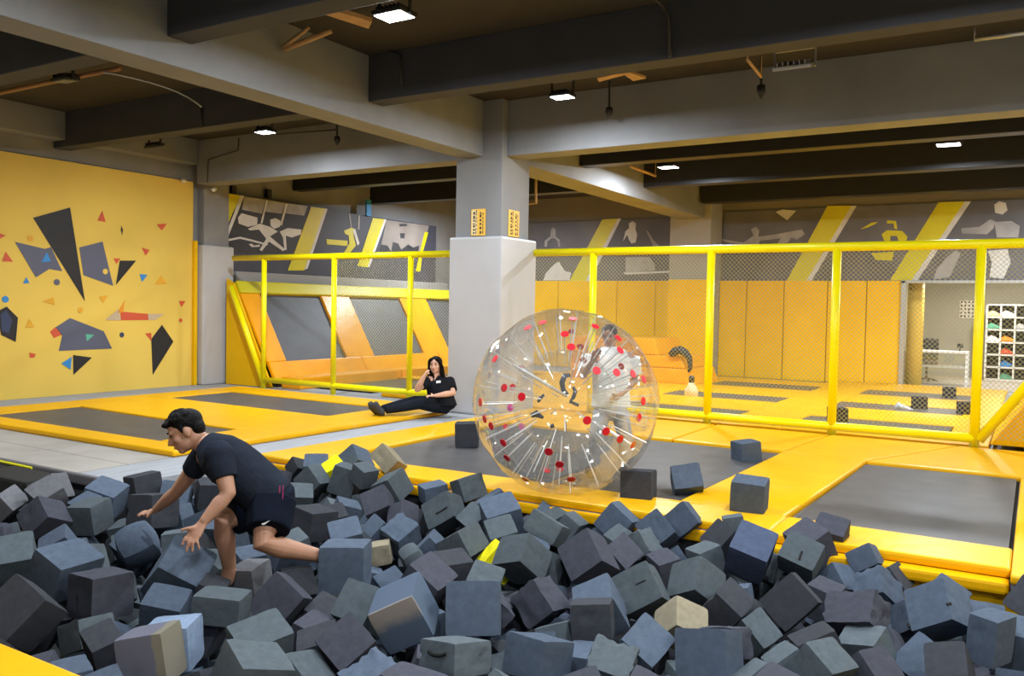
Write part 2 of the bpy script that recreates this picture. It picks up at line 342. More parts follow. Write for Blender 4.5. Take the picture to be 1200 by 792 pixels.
# ------------------------------------------------------------------ left mural wall with painted shards
bm = bmesh.new(); box(bm, (-14.83, -4, -.07), (-14.76, 11.62, 4.10), .004); mw = struct('wall_left_mural', bm, 'mural')
bm = bmesh.new(); box(bm, (-14.83, 11.60, -.07), (-14.68, 11.68, 2.9), .01); link('yellow_edge_pad', bm, 'pad_wall', mw)
S4 = [ # (name, material, polygon in crop pixels of region 0,220 scale 3.047)
('black_shard', 'black_paint', [(118, 107), (250, 70), (303, 405)]),
('slate_shard', 'slate_paint', [(53, 193), (160, 218), (182, 212), (222, 298), (176, 290), (128, 320)]),
('slate_shard', 'slate_paint', [(283, 213), (366, 192), (404, 350), (298, 312)]),
('black_triangle', 'black_paint', [(428, 260), (486, 260), (414, 347)]),
('black_shard', 'black_paint', [(578, 489), (619, 549), (545, 668), (540, 540)]),
('slate_shard', 'slate_paint', [(198, 498), (250, 465), (370, 512), (400, 574), (210, 582), (222, 528)]),
('red_square', 'red_paint', [(178, 514), (198, 497), (221, 524), (193, 536)]),
('blue_triangle', 'blue_paint', [(219, 627), (256, 604), (252, 649)]),
('black_triangle', 'black_paint', [(261, 597), (328, 606), (262, 668)]),
('black_hexagon', 'black_paint', [(-12, 442), (24, 424), (64, 464), (56, 550), (4, 526)]),
('navy_facet', 'navy_paint', [(2, 452), (22, 436), (44, 474), (30, 520), (6, 510)]),
('red_bar', 'red_paint', [(430, 442), (528, 450), (530, 472), (432, 473)]),
('orange_triangle', 'orange_paint', [(420, 446), (445, 402), (440, 444)]),
('taupe_triangle', 'taupe_paint', [(376, 472), (422, 434), (432, 473)]),
('taupe_triangle', 'taupe_paint', [(528, 450), (586, 450), (556, 471), (530, 472)]),
('blue_triangle', 'blue_paint', [(166, 230), (182, 262), (148, 266)]),
('blue_triangle', 'blue_paint', [(94, 319), (105, 340), (82, 342)]),
('blue_triangle', 'blue_paint', [(498, 308), (527, 311), (507, 336)]),
('teal_triangle', 'teal_paint', [(306, 522), (336, 525), (310, 548)]),
('red_triangle', 'red_paint', [(365, 82), (377, 122), (349, 117)]),
('red_triangle', 'red_paint', [(560, 130), (596, 128), (578, 152)]),
('red_triangle', 'red_paint', [(506, 214), (534, 222), (520, 242)]),
('red_triangle', 'red_paint', [(405, 252), (430, 252), (416, 272)]),
('red_triangle', 'red_paint', [(20, 228), (46, 264), (8, 262)]),
('red_triangle', 'red_paint', [(-8, 160), (20, 170), (-4, 184)]),
('red_triangle', 'red_paint', [(638, 404), (662, 404), (648, 426)]),
('red_triangle', 'red_paint', [(518, 520), (540, 518), (541, 547)]),
('red_shard', 'red_paint', [(105, 588), (128, 594), (122, 606), (106, 606)]),
('orange_triangle', 'amber_paint', [(105, 468), (122, 496), (90, 499)]),
('amber_triangle', 'amber_paint', [(574, 313), (596, 343), (552, 344)]),
('amber_triangle', 'amber_paint', [(152, 405), (190, 391), (195, 418)]),
('amber_triangle', 'amber_paint', [(355, 388), (386, 384), (368, 411)]),
('dark_sliver', 'ink', [(433, 135), (439, 150), (436, 170), (431, 150)])]
def wallpt(cx, cyy, X): return at_x(cx/3.047, 220+cyy/3.047, X)
for nm, mt, poly in S4:
    bm = bmesh.new(); d = .003 if 'facet' in nm or 'triangle' in nm else .0
    slab(bm, [wallpt(a, b, -14.757+d) for a, b in poly], (1, 0, 0), .004); link(nm, bm, mt, mw)
for nm, mt, cx, cyy, r in [('amber_dot', 'amber_paint', 108, 181, 11), ('blue_dot', 'blue_paint', 19, 398, 12), ('slate_dot', 'slate_paint', 203, 337, 11), ('amber_dot', 'amber_paint', 287, 436, 10), ('yellow_dot', 'mural', 376, 299, 10), ('teal_dot', 'navy_paint', 435, 525, 9), ('red_dot', 'red_paint', 645, 473, 7)]:
    c = wallpt(cx, cyy, -14.754); rr = (wallpt(cx, cyy-r, -14.754)-c).length
    bm = bmesh.new(); slab(bm, [c+V(0, rr*math.cos(t*math.pi/8), rr*math.sin(t*math.pi/8)) for t in range(16)], (1, 0, 0), .004); link(nm, bm, mt, mw)
# ------------------------------------------------------------------ pads and trampolines
def pad(quad, label, mat='pad', z1=0.0, z0=-.068, name='safety_pad', group='yellow safety pads'):
    bm = bmesh.new(); prism(bm, quad, z0, z1, .022); o = link(name, bm, mat, None, True)
    for p in o.data.polygons: p.use_smooth = abs(p.normal.z) < .98 and p.area < .02
    return tag(o, label, 'pad', group)
def rect(x0, x1, y0, y1): return [(x0, y0), (x1, y0), (x1, y1), (x0, y1)]
def tramp(quad, label, zt=-.034):
    c = V(sum(p[0] for p in quad)/4, sum(p[1] for p in quad)/4, -.07)
    t = empty('trampoline', c, label, 'trampoline', 'floor trampolines')
    bm = bmesh.new(); prism(bm, quad, -.069, -.062); rebase(link('spring_gap', bm, 'gap'), t)
    q = [(c.x+(p[0]-c.x)*(1-.025/abs(p[0]-c.x)), c.y+(p[1]-c.y)*(1-.03/abs(p[1]-c.y))) for p in quad]
    bm = bmesh.new(); prism(bm, q, zt-.012, zt); rebase(link('jump_mat', bm, 'mat'), t); return t
tramp([(-12.60, 6.46), (-8.80, 6.46), (-8.80, 7.64), (-12.60, 7.84)], 'grey trampoline bed directly behind the crouching man, nearest the painted yellow wall', -.018)
tramp([(-12.68, 9.46), (-8.82, 9.36), (-8.88, 10.74), (-12.68, 10.84)], 'grey trampoline bed by the feet of the seated woman', -.018)
tramp([(-6.42, 7.05), (-2.60, 7.11), (-2.49, 10.38), (-6.42, 10.42)], 'large grey trampoline bed under and beside the clear ball')
tramp([(-1.64, 7.07), (-0.06, 7.05), (-0.05, 10.3), (-1.56, 10.25)], 'grey trampoline bed at the right beside the two-step padded edge')
pad([(-13.35, 6.07), (-8.02, 6.07), (-8.02, 6.46), (-13.35, 6.46)], 'long yellow pad between tan boards and the trampoline behind the man')
pad([(-12.60, 7.84), (-8.80, 7.64), (-8.82, 9.36), (-12.68, 9.46)], 'broad yellow pad between the two trampolines on the left')
pad([(-13.35, 10.86), (-8.90, 10.76), (-8.12, 11.07), (-8.1, 11.25), (-9.0, 11.5), (-13.35, 11.62)], 'yellow pad along the net fence behind the seated woman')
pad([(-8.79, 6.47), (-8.02, 6.47), (-7.90, 11.05), (-8.08, 11.05), (-8.88, 10.73)], 'yellow pad on which the woman sits, beside the grey walkway')
pad([(-13.35, 6.47), (-12.61, 6.47), (-12.69, 10.84), (-13.35, 10.84)], 'yellow pad at the foot of the painted yellow wall')
pad([(-7.2, 6.5), (-6.43, 6.5), (-6.43, 11.2), (-7.06, 11.2)], 'yellow pad between the grey walkway and the trampoline with the ball')
pad([(-6.42, 6.5), (-4.6, 6.5), (-4.6, 7.05), (-6.42, 6.98)], 'wrinkled yellow pad at the pit edge just left of the clear ball')
pad([(-4.6, 6.5), (-1.64, 6.5), (-1.64, 7.06), (-2.6, 7.1), (-4.6, 7.05)], 'yellow pad at the pit edge under the clear ball and the dark cubes')
pad([(-2.57, 7.1), (-1.66, 7.05), (-1.54, 10.28), (-2.47, 10.38)], 'yellow gangway pad between two trampolines with a foam cube standing on it')
pad([(-1.64, 6.42), (-0.06, 6.45), (-0.06, 7.04), (-1.64, 7.06)], 'creased yellow pad, the upper step in front of the right trampoline')
pad([(-1.66, 6.30), (-0.065, 6.33), (-0.065, 6.50), (-1.66, 6.49)], 'narrow yellow roll, the lower step at the right end of the foam pit', z1=-.07, z0=-.15)
pad([(-0.06, 6.3), (0.62, 6.3), (0.62, 10.3), (-0.04, 10.3)], 'yellow pad at the right edge, to the right of the right trampoline')
pad([(-6.41, 10.46), (-3.9, 10.43), (-3.9, 12.2), (-7.0, 12.2), (-7.0, 11.22), (-6.41, 11.22)], 'yellow pad behind the clear ball in front of the net fence')
pad([(-3.88, 10.42), (-2.48, 10.40), (-2.30, 12.2), (-3.88, 12.2)], 'yellow pad in front of the net fence behind the foam cube on the big trampoline')
pad([(-2.46, 10.40), (-1.55, 10.28), (-0.75, 12.2), (-2.28, 12.2)], 'yellow corner pad with a crease at the head of the gangway pad')
pad([(-1.53, 10.28), (0.62, 10.3), (0.62, 12.2), (-0.73, 12.2)], 'yellow pad under the right corner post of the net fence')
pad([(-9.5, 1.2), (-2.6, 1.2), (-2.6, 2.2), (-9.5, 2.2)], 'worn yellow pad on the near edge of the foam pit, lower left corner')
# beyond the fence
B = 'yellow pads beyond the fence'
for (x0, x1) in ((-6.25, -3.97), (-3.03, -0.93)):
    for k, (y0, y1) in enumerate(((13.42, 14.3), (15.95, 17.05), (18.8, 20.1))):
        side = 'left' if x0 < -5 else 'right'
        tramp(rect(x0, x1, y0, y1), '%s row trampoline seen through the net in the %s hand column' % (('near', 'middle', 'far')[k], side), -.008)
for k, (y0, y1) in enumerate(((12.42, 13.42), (14.3, 15.95), (17.05, 18.8), (20.1, 22.3))):
    row = ('nearest the fence rail', 'behind the near trampoline row', 'behind the middle trampoline row', 'along the back wall')[k]
    pad(rect(-10.4, -3.98, y0, min(y1, 21.3)), 'long yellow pad beyond the net, left hand strip, %s' % row, group=B)
    pad(rect(-3.02, -0.41, y0, min(y1, 22.15)), 'yellow pad beyond the net, right hand strip, %s' % row, group=B)
for k, (y0, y1) in enumerate(((12.42, 15.0), (15.02, 18.0), (18.02, 22.15))):
    pad(rect(-3.97, -3.03, y0, y1), 'yellow pad of the middle gangway beyond the net, %s stretch' % ('near', 'middle', 'far')[k], group=B)
for k, (y0, y1) in enumerate(((13.42, 14.3), (15.95, 17.05), (18.8, 20.1))):
    pad(rect(-0.93, -0.41, y0, y1), 'short yellow pad at the right end of the %s trampoline row' % ('near', 'middle', 'far')[k], group=B)
    pad(rect(-10.4, -6.25, y0, y1), 'yellow pad at the left end of the %s trampoline row behind the clear ball' % ('near', 'middle', 'far')[k], group=B)
# ------------------------------------------------------------------ back wall panels and graphics
seams = [-13.0, -11.95, -10.9, -10.06, -8.9, -8.2, -7.1, -6.38, -5.42, -4.36, -3.45, -2.66]
for a, b in zip(seams[:-1], seams[1:]):
    y = 21.36 if a == -8.2 else 22.28
    bm = bmesh.new(); box(bm, (a+.008, y-.04, -.06), (b-.008, y+.05, 2.46), .02); link('wall_pad', bm, 'pad_wall', wb)
bm = bmesh.new(); box(bm, (-2.68, 22.2, -.07), (-2.58, 22.4, 2.46), .01); box(bm, (-2.68, 22.2, 2.40), (3.4, 22.4, 2.47), .01); link('opening_frame', bm, 'steel', wb)
def graphic(name, mat, plane, ox, oy, sc, poly, lift):
    f = (lambda x, y: at_y(x, y, plane[1])) if plane[0] == 'y' else (lambda x, y: at_x(x, y, plane[1]))
    n = V(0, -1, 0) if plane[0] == 'y' else V(1, 0, 0)
    bm = bmesh.new(); slab(bm, [f(ox+a/sc, oy+b/sc)+n*lift for a, b in poly], n, .003)
    return link(name, bm, mat)
bb = empty('wall_banner', (-5, 22.3, 3.3), 'long charcoal banner with yellow diagonal stripes and grey sports figures on the back wall', 'banner')
bm = bmesh.new(); box(bm, (-7.05, 22.30, 2.46), (3.5, 22.345, 4.28)); rebase(link('sheet', bm, 'banner'), bb)
bm = bmesh.new(); box(bm, (-13.0, 22.30, 2.46), (-8.25, 22.345, 4.19)); rebase(link('sheet', bm, 'banner'), bb)
PY = ('y', 22.30)
c7 = (620, 180, 4.95)   # crop of 620,180 scale 4.95
c3 = (800, 220, 2.555)
stripes = [((970, 241), (998, 241), (945, 329), (922, 329)), ((1100, 237), (1131, 236), (1068, 328.5), (1043, 328.5)), ((706, 257), (724, 256), (686, 330), (667, 330))]
edges = [((998, 241), (1004, 241), (951, 329), (945, 329)), ((1131, 236), (1138, 236), (1075, 328.5), (1068, 328.5)), ((724, 256), (728, 256), (691, 330), (686, 330))]
for p in stripes: rebase(graphic('yellow_stripe', 'banner_yel', PY, 0, 0, 1, p, .002), bb)
for p in edges: rebase(graphic('white_edge', 'banner_white', PY, 0, 0, 1, p, .002), bb)
cF = (620, 230, 2.069)
figs = [('printed_figure', 'banner_grey', [(445, 100), (520, 112), (545, 95), (538, 80), (550, 74), (558, 82), (556, 98), (600, 92), (662, 80), (668, 92), (650, 105), (636, 100), (628, 112), (600, 118), (610, 102), (560, 108), (555, 122), (530, 122), (500, 118)]),
 ('printed_figure', 'banner_white', [(598, 38), (615, 32), (648, 35), (626, 58)]),
 ('printed_figure', 'banner_yel', [(868, 58), (890, 60), (893, 80), (886, 78), (884, 66), (868, 66)]),
 ('printed_figure', 'banner_yel', [(855, 92), (868, 82), (905, 84), (918, 98), (914, 110), (896, 108), (892, 96), (876, 96), (876, 108), (862, 110)]),
 ('printed_figure', 'banner_yel', [(830, 138), (885, 134), (880, 156), (840, 154)]),
 ('printed_figure', 'banner_yel', [(804, 80), (830, 64), (846, 62), (838, 68), (820, 76)]),
 ('printed_figure', 'banner_grey', [(1048, 78), (1092, 74), (1118, 56), (1130, 60), (1126, 78), (1110, 92), (1050, 90)]),
 ('printed_figure', 'banner_white', [(1128, 20), (1140, 12), (1156, 16), (1160, 34), (1148, 44), (1130, 40)]),
 ('printed_figure', 'banner_grey', [(1128, 62), (1170, 60), (1190, 72), (1186, 100), (1134, 100)]),
 ('printed_figure', 'banner_white', [(1112, 132), (1160, 128), (1168, 160), (1150, 200), (1116, 196), (1122, 160)]),
 ('printed_figure', 'banner_grey', [(988, 178), (1010, 150), (1034, 130), (1046, 140), (1020, 196), (980, 202)])]
for nm, mt, poly in figs: rebase(graphic(nm, mt, PY, *cF, poly, .005), bb)
figs7 = [('printed_figure', 'banner_grey', [(90, 540), (92, 505), (125, 480), (128, 440), (140, 428), (155, 440), (155, 480), (178, 500), (182, 540), (172, 540), (166, 508), (150, 492), (130, 492), (108, 510), (104, 540)]),
 ('printed_figure', 'banner_white', [(82, 735), (100, 690), (150, 640), (175, 625), (205, 680), (245, 690), (235, 735)]),
 ('printed_figure', 'banner_white', [(545, 510), (560, 450), (582, 432), (580, 405), (600, 392), (620, 405), (618, 440), (628, 470), (618, 515), (595, 522), (580, 500), (570, 470)]),
 ('printed_figure', 'banner_grey', [(676, 440), (690, 450), (720, 500), (760, 540), (720, 540), (700, 490)]),
 ('printed_figure', 'banner_white', [(545, 690), (820, 680), (822, 690), (560, 702)]),
 ('printed_figure', 'banner_grey', [(560, 600), (700, 600), (730, 640), (730, 680), (560, 690)])]
for nm, mt, poly in figs7: rebase(graphic(nm, mt, PY, *c7, poly, .005), bb)
# left banner (runs into the distance above the sloping trampolines)
lb = empty('wall_banner', (-14.8, 16, 3.2), 'banner of black and white sports prints with yellow stripes above the sloping trampolines', 'banner')
bm = bmesh.new(); box(bm, (-14.75, 12.62, 2.30), (-14.70, 19.9, 3.94)); rebase(link('sheet', bm, 'banner_navy'), lb)
PX = ('x', -14.70); cB = (260, 220, 4.286)
LB = [('printed_figure', 'banner_black', .002, [(100, 40), (445, 92), (360, 330), (18, 330), (18, 262)]),
 ('yellow_stripe', 'banner_yel', .004, [(20, 26), (92, 38), (22, 200), (16, 200)]), ('white_edge', 'banner_white', .004, [(92, 38), (112, 40), (24, 262), (18, 240)]),
 ('yellow_stripe', 'banner_yel', .004, [(448, 95), (516, 104), (412, 415), (330, 415)]), ('white_edge', 'banner_white', .004, [(516, 104), (530, 106), (430, 405), (414, 412)]),
 ('yellow_stripe', 'banner_yel', .004, [(758, 152), (815, 158), (730, 400), (680, 392)]), ('white_edge', 'banner_white', .004, [(815, 158), (826, 160), (742, 396), (730, 400)]),
 ('printed_figure', 'banner_tan', .003, [(826, 162), (1040, 190), (1000, 330), (790, 330)]),
 ('yellow_stripe', 'banner_yel', .005, [(1018, 222), (1036, 224), (1006, 330), (996, 420), (972, 420)]),
 ('printed_figure', 'banner_black', .005, [(790, 330), (800, 285), (830, 290), (850, 320), (858, 272), (885, 280), (900, 310), (935, 285), (960, 300), (990, 290), (985, 330)]),
 ('printed_figure', 'banner_black', .005, [(890, 182), (930, 182), (928, 192), (892, 194)]), ('printed_figure', 'banner_black', .005, [(894, 228), (918, 228), (916, 254), (896, 254)]),
 ('printed_figure', 'banner_yel', .005, [(612, 215), (650, 200), (662, 205), (660, 240), (672, 290), (640, 330), (612, 326), (640, 280), (636, 240), (618, 232)]),
 ('printed_figure', 'banner_yel', .006, [(524, 258), (630, 266), (630, 292), (526, 284)]),
 ('printed_figure', 'banner_white', .006, [(668, 205), (690, 280), (680, 290), (656, 212)]),
 ('printed_figure', 'banner_grey', .005, [(636, 130), (642, 128), (652, 200), (646, 200)]), ('printed_figure', 'banner_grey', .005, [(684, 140), (692, 138), (690, 210), (682, 210)]),
 # window lattice and players of the first print
 ('printed_figure', 'banner_grey', .004, [(112, 44), (220, 60), (200, 130), (100, 110)]), ('printed_figure', 'banner_grey', .004, [(228, 62), (320, 76), (300, 130), (215, 120)]),
 ('printed_figure', 'banner_grey', .004, [(330, 78), (430, 92), (412, 140), (318, 128)]), ('printed_figure', 'banner_white', .005, [(222, 60), (230, 62), (202, 180), (194, 176)]),
 ('printed_figure', 'banner_white', .005, [(320, 78), (330, 80), (300, 190), (292, 186)]),
 ('printed_figure', 'banner_white', .005, [(80, 150), (98, 128), (178, 150), (176, 186), (130, 196), (84, 180)]),
 ('printed_figure', 'banner_white', .005, [(242, 160), (268, 152), (294, 166), (290, 196), (262, 206), (244, 190)]),
 ('printed_figure', 'banner_white', .005, [(130, 206), (190, 180), (240, 196), (280, 220), (240, 244), (270, 270), (318, 310), (306, 318), (236, 270), (200, 318), (188, 312), (222, 256), (186, 210), (140, 214)]),
 ('printed_figure', 'banner_white', .005, [(30, 258), (90, 246), (150, 260), (230, 282), (226, 290), (150, 270), (90, 256), (30, 268)]),
 ('printed_figure', 'banner_white', .005, [(290, 220), (330, 202), (400, 210), (396, 234), (350, 250), (320, 240), (324, 312), (314, 312), (306, 250)]),
 ('printed_figure', 'banner_white', .005, [(134, 284), (150, 280), (160, 290), (190, 286), (188, 296), (150, 298)])]
for nm, mt, lf, poly in LB: rebase(graphic(nm, mt, PX, *cB, poly, lf), lb)
# grey ledge under the left banner
bm = bmesh.new(); box(bm, (-14.95, 12.62, 2.0), (-14.62, 20.4, 2.32), .02); struct('trim_ledge', bm, 'wall_grey')
# ------------------------------------------------------------------ sloping trampolines along the left wall
foot = V(-13.15, 0, .06); topp = V(-14.3, 0, 2.0); sl = (topp-foot); SLEN = sl.length; sl.normalize(); sn = V(sl.z, 0, -sl.x)  # outward (+x, up)
def on(y, s, h=0.0): return foot + sl*(s*SLEN) + sn*h + V(0, y, 0)
def onpix(x, y):
    d = ray(x, y); t = (foot-CAM).dot(sn)/d.dot(sn); p = CAM + d*t; return p.y, (p-foot).dot(sl)/SLEN
inc = empty('sloping_trampoline_wall', (-13.9, 12.4, 0), 'slanted wall of dark trampoline beds and orange pads behind the left net fence', 'trampoline')
m1l = onpix(303, 349)[0]; m1r = onpix(374, 349)[0]; m2l = onpix(407, 350)[0]; m2r = onpix(466, 351)[0]; m3l = onpix(497, 352)[0]
beds = [(12.62, 13.0)]
cols = [(m1l, m1r), (m2l, m2r), (m3l, m3l+2.0), (m3l+3.1, m3l+5.0)]
print('slope cols', cols)
s0, s1 = .18, .90
for a, b in cols:
    bm = bmesh.new(); slab(bm, [on(a-.02, s0-.01), on(b+.02, s0-.01), on(b+.02, s1+.01), on(a-.02, s1+.01)], sn, .02); rebase(link('sloping_bed', bm, 'mat_wall'), inc)
edges_ = [12.3] + [v for c in cols for v in c] + [22.0]
for a, b in zip(edges_[0::2], edges_[1::2]):
    bm = bmesh.new(); slab(bm, [on(a, s0), on(b, s0), on(b, s1), on(a, s1)], sn, .075, .02); rebase(link('column_pad', bm, 'pad_orange'), inc)
ys = [12.3] + [(cols[i][1]+cols[i+1][0])/2 for i in range(3)] + [22.0]
for a, b in zip(ys[:-1], ys[1:]):
    bm = bmesh.new(); slab(bm, [on(a+.01, -.02), on(b-.01, -.02), on(b-.01, s0), on(a+.01, s0)], sn, .085, .025); rebase(link('foot_pad', bm, 'pad_orange'), inc)
    bm = bmesh.new(); slab(bm, [on(a, s1), on(b, s1), on(b, 1.03), on(a, 1.03)], sn, .11, .03); rebase(link('top_band', bm, 'banner_yel'), inc)
# closing side panel
bm = bmesh.new(); slab(bm, [V(-13.1, 12.22, -.06), V(-14.45, 12.22, -.06), V(-14.45, 12.22, 2.15), V(-14.25, 12.22, 2.05)], (0, 1, 0), .05); rebase(link('side_panel', bm, 'pad_wall'), inc)
# floor trampolines in front of the slope
for k, (y0, y1) in enumerate(((12.75, 15.4), (16.0, 19.0))):
    pad([(-12.95, y0-.4), (-12.43, y0-.4), (-12.43, y1+.15), (-12.95, y1+.15)], 'orange pad at the foot of the slanted wall, %s length' % ('near', 'far')[k], 'pad_orange', z1=.16, group='orange pads under the slanted wall')
    tramp(rect(-12.4, -10.9, y0, y1), '%s trampoline bed on the floor in front of the slanted wall' % ('near', 'far')[k])
    pad(rect(-12.42, -10.42, y1+.01, y1+.59), 'yellow pad at the %s end of the trampoline by the slanted wall' % ('near', 'far')[k], group=B)
# short padded ramp behind the right end of the fence
rp = empty('padded_ramp', (0, 12.4, 0), 'orange padded ramp behind the sloping rail at the right edge', 'ramp')
bm = bmesh.new(); slab(bm, [V(-.40, 12.4, .02), V(1.2, 12.4, .02), V(1.2, 12.4, 2.3), V(1.16, 12.4, 2.3)], (0, 1, 0), 4.6, .02); rebase(link('wedge', bm, 'ramp'), rp)
# ------------------------------------------------------------------ net fences
def netting(bm, O, U, Vv, W, H, cell, th, clip=None):
    """straight diagonal cords clipped to a W x H rectangle spanned by unit vectors U, Vv"""
    n = U.cross(Vv); a = cell/math.sqrt(2)
    for sgn in (1, -1):
        k = -int(H/cell)-1
        while True:
            c0 = k*cell
            if c0 > W + H: break
            # line: x = c0 + sgn*(z) ; for sgn=-1 x = c0 - z
            lo, hi = 0.0, H
            if sgn == 1: lo = max(lo, -c0); hi = min(hi, W-c0)
            else: lo = max(lo, c0-W); hi = min(hi, c0)
            if hi-lo > .02:
                p = O + U*(c0+sgn*lo) + Vv*lo; q = O + U*(c0+sgn*hi) + Vv*hi
                d = (q-p).normalized(); s = d.cross(n)*th
                vs = [bm.verts.new(x) for x in (p-s, p+s, p+n*th, q-s, q+s, q+n*th)]
                for f in ((0, 1, 4, 3), (1, 2, 5, 4), (2, 0, 3, 5)): bm.faces.new([vs[i] for i in f])
            k += 1
def fence(posts, y, ztop, zbot, xl, xr, label, nets, diag, rad=.058, postr=.052, cell=.062):
    f = empty('net_fence', (posts[0], y, 0), label, 'fence')
    for x in posts:
        bm = bmesh.new(); tube(bm, [V(x, y, -.07), V(x, y, ztop)], postr, 14); rebase(link('post', bm, 'rail', None, True), f)
    bm = bmesh.new(); tube(bm, [V(xl, y, ztop), V(xr, y, ztop)], rad, 14); rebase(link('top_rail', bm, 'rail', None, True), f)
    bm = bmesh.new(); tube(bm, [V(posts[0], y, zbot), V(posts[-1] if posts[-1] > -2 else xr, y, zbot)], rad*.95, 14); rebase(link('bottom_rail', bm, 'rail', None, True), f)
    bm = bmesh.new(); tube(bm, diag, rad, 14); rebase(link('sloping_rail', bm, 'rail', None, True), f)
    for a, b in nets:
        bm = bmesh.new(); netting(bm, V(a, y+.01, zbot), V(1, 0, 0), V(0, 0, 1), b-a, ztop-zbot, cell, .0028); o = link('net', bm, 'net'); o['kind'] = 'stuff'; rebase(o, f)
    return f
fence([-13.22, -11.33, -9.5], 12.12, 2.56, .10, -14.12, -8.02, 'yellow tube fence with netting between the left pillar and the central pillar', [(-11.33, -9.5), (-9.5, -8.04)], [V(-13.22, 12.12, .05), V(-14.2, 12.12, 1.98)])
fr = fence([-5.98, -4.06, -2.30, -0.57], 12.3, 2.56, .10, -7.05, 6.0, 'long yellow tube fence with netting to the right of the central pillar', [(-7.05, -5.98), (-5.98, -4.06), (-4.06, -2.30), (-2.30, -0.57), (-.57, 3.0)], [V(-0.52, 12.3, .08), V(1.15, 12.3, 2.5)], rad=.062, postr=.058)
# ------------------------------------------------------------------ stacked orange pads, strap, cream holder in the far left corner
fo = empty('padded_block', (-8, 19.5, 0), 'stack of orange pads with a sloping end, seen behind the clear ball', 'pad')
for z0, z1, xe in ((0, .34, -6.35), (.345, .62, -6.6), (.625, 1.0, -7.25)):
    bm = bmesh.new(); slab(bm, [V(-9.5, 18.4, z0), V(xe, 18.4, z0), V(xe-.12, 18.4, z1), V(-9.5, 18.4, z1)], (0, 1, 0), 1.6, .03); rebase(link('layer', bm, 'pad_orange'), fo)
p = at_y(790, 413, 18.1)
bm = bmesh.new(); tube(bm, [at_y(x, y, 18.36) for x, y in ((786, 416), (790, 412), (797, 410), (803, 413), (808, 420), (809, 430), (807, 436))], [.07, .10, .10, .09, .07, .05, .03], 10)
tag(link('strap_loop', bm, 'strap', None, True), 'black curved strap hanging over the orange pads, seen through the net', 'strap')
g = at_z(810, 464); hd = empty('bottle', (g.x, g.y, -.048), 'small cream bottle with a dark top on the middle left trampoline', 'bottle')
bm = bmesh.new(); tube(bm, [V(g.x, g.y, -.048), V(g.x, g.y, .12), V(g.x, g.y, .22), V(g.x, g.y, .26)], [.13, .13, .07, .06], 14); rebase(link('body', bm, 'cream', None, True), hd)
bm = bmesh.new(); tube(bm, [V(g.x, g.y, .26), V(g.x, g.y, .34), V(g.x, g.y, .40)], [.05, .06, .04], 12); rebase(link('cap', bm, 'ink', None, True), hd)
# ------------------------------------------------------------------ reception room behind the opening
bm = bmesh.new(); box(bm, (-2.66, 22.6, -.1), (3.6, 27.4, -.07)); struct('floor_reception', bm, 'floor_tan')
bm = bmesh.new(); box(bm, (-2.9, 27.2, -.1), (3.6, 27.4, 2.9)); struct('wall_reception_back', bm, 'recep')
bm = bmesh.new(); box(bm, (-3.0, 22.6, -.1), (-2.85, 27.2, 2.9)); struct('wall_reception_left', bm, 'recep')
bm = bmesh.new(); box(bm, (3.5, 22.6, -.1), (3.6, 27.2, 2.9)); struct('wall_reception_right', bm, 'recep')
bm = bmesh.new(); box(bm, (-3, 22.6, 2.8), (3.6, 27.4, 2.9)); struct('ceiling_reception', bm, 'recep')
bm = bmesh.new(); tube(bm, [V(-2.43, 22.95, -.07), V(-2.43, 22.95, 2.8)], .19, 20); struct('pillar_round', bm, 'mural', None, True)
a = at_y(1060, 413, 23.4); b = at_y(1133, 414, 23.4)
ct = empty('counter', ((a.x+b.x)/2, 23.7, -.07), 'white framed glass counter in the reception behind the back wall opening', 'counter')
zt = (a.z+b.z)/2
for x in (a.x, b.x):
    for y in (23.42, 24.0):
        bm = bmesh.new(); box(bm, (x-.025, y-.025, -.07), (x+.025, y+.025, zt), .004); rebase(link('leg', bm, 'white'), ct)
bm = bmesh.new(); box(bm, (a.x-.03, 23.38, zt), (b.x+.03, 24.04, zt+.05), .006); rebase(link('worktop', bm, 'white'), ct)
bm = bmesh.new(); box(bm, (a.x, 23.42, zt-.36), (b.x, 24.0, zt-.33), .004); rebase(link('shelf', bm, 'white'), ct)
bm = bmesh.new(); box(bm, (a.x, 23.41, 0), (b.x, 23.42, zt)); rebase(link('pane', bm, 'pane'), ct)
c = at_y(1087, 402, 24.6); ch = empty('office_chair', (c.x, 24.7, -.07), 'black office chair behind the glass counter', 'chair')
bm = bmesh.new(); box(bm, (c.x-.24, 24.8, c.z-.45), (c.x+.24, 24.88, c.z+.12), .05); rebase(link('backrest', bm, 'strap', None, True), ch)
bm = bmesh.new(); box(bm, (c.x-.25, 24.35, c.z-.55), (c.x+.25, 24.85, c.z-.45), .04); rebase(link('seat', bm, 'strap', None, True), ch)
bm = bmesh.new(); tube(bm, [V(c.x, 24.6, -.02), V(c.x, 24.6, c.z-.55)], .03, 10); rebase(link('stem', bm, 'dark_metal'), ch)
bm = bmesh.new()
for k in range(5): tube(bm, [V(c.x, 24.6, .02), V(c.x+.26*math.cos(k*1.257), 24.6+.26*math.sin(k*1.257), -.04)], .022, 8)
rebase(link('base', bm, 'dark_metal'), ch)
q = at_y(1065, 412, 23.6)
bm = bmesh.new(); tube(bm, [V(q.x, 23.6, zt+.05), V(q.x, 23.6, zt+.24), V(q.x, 23.6, zt+.30)], [.035, .035, .02], 12); tag(link('bottle', bm, 'strap', None, True), 'slim black bottle at the left end of the reception counter', 'bottle')
q = at_y(1125, 410, 23.7); cd = empty('card_reader', (q.x, 23.7, zt+.05), 'small black card reader on a stand at the right end of the counter', 'card reader')
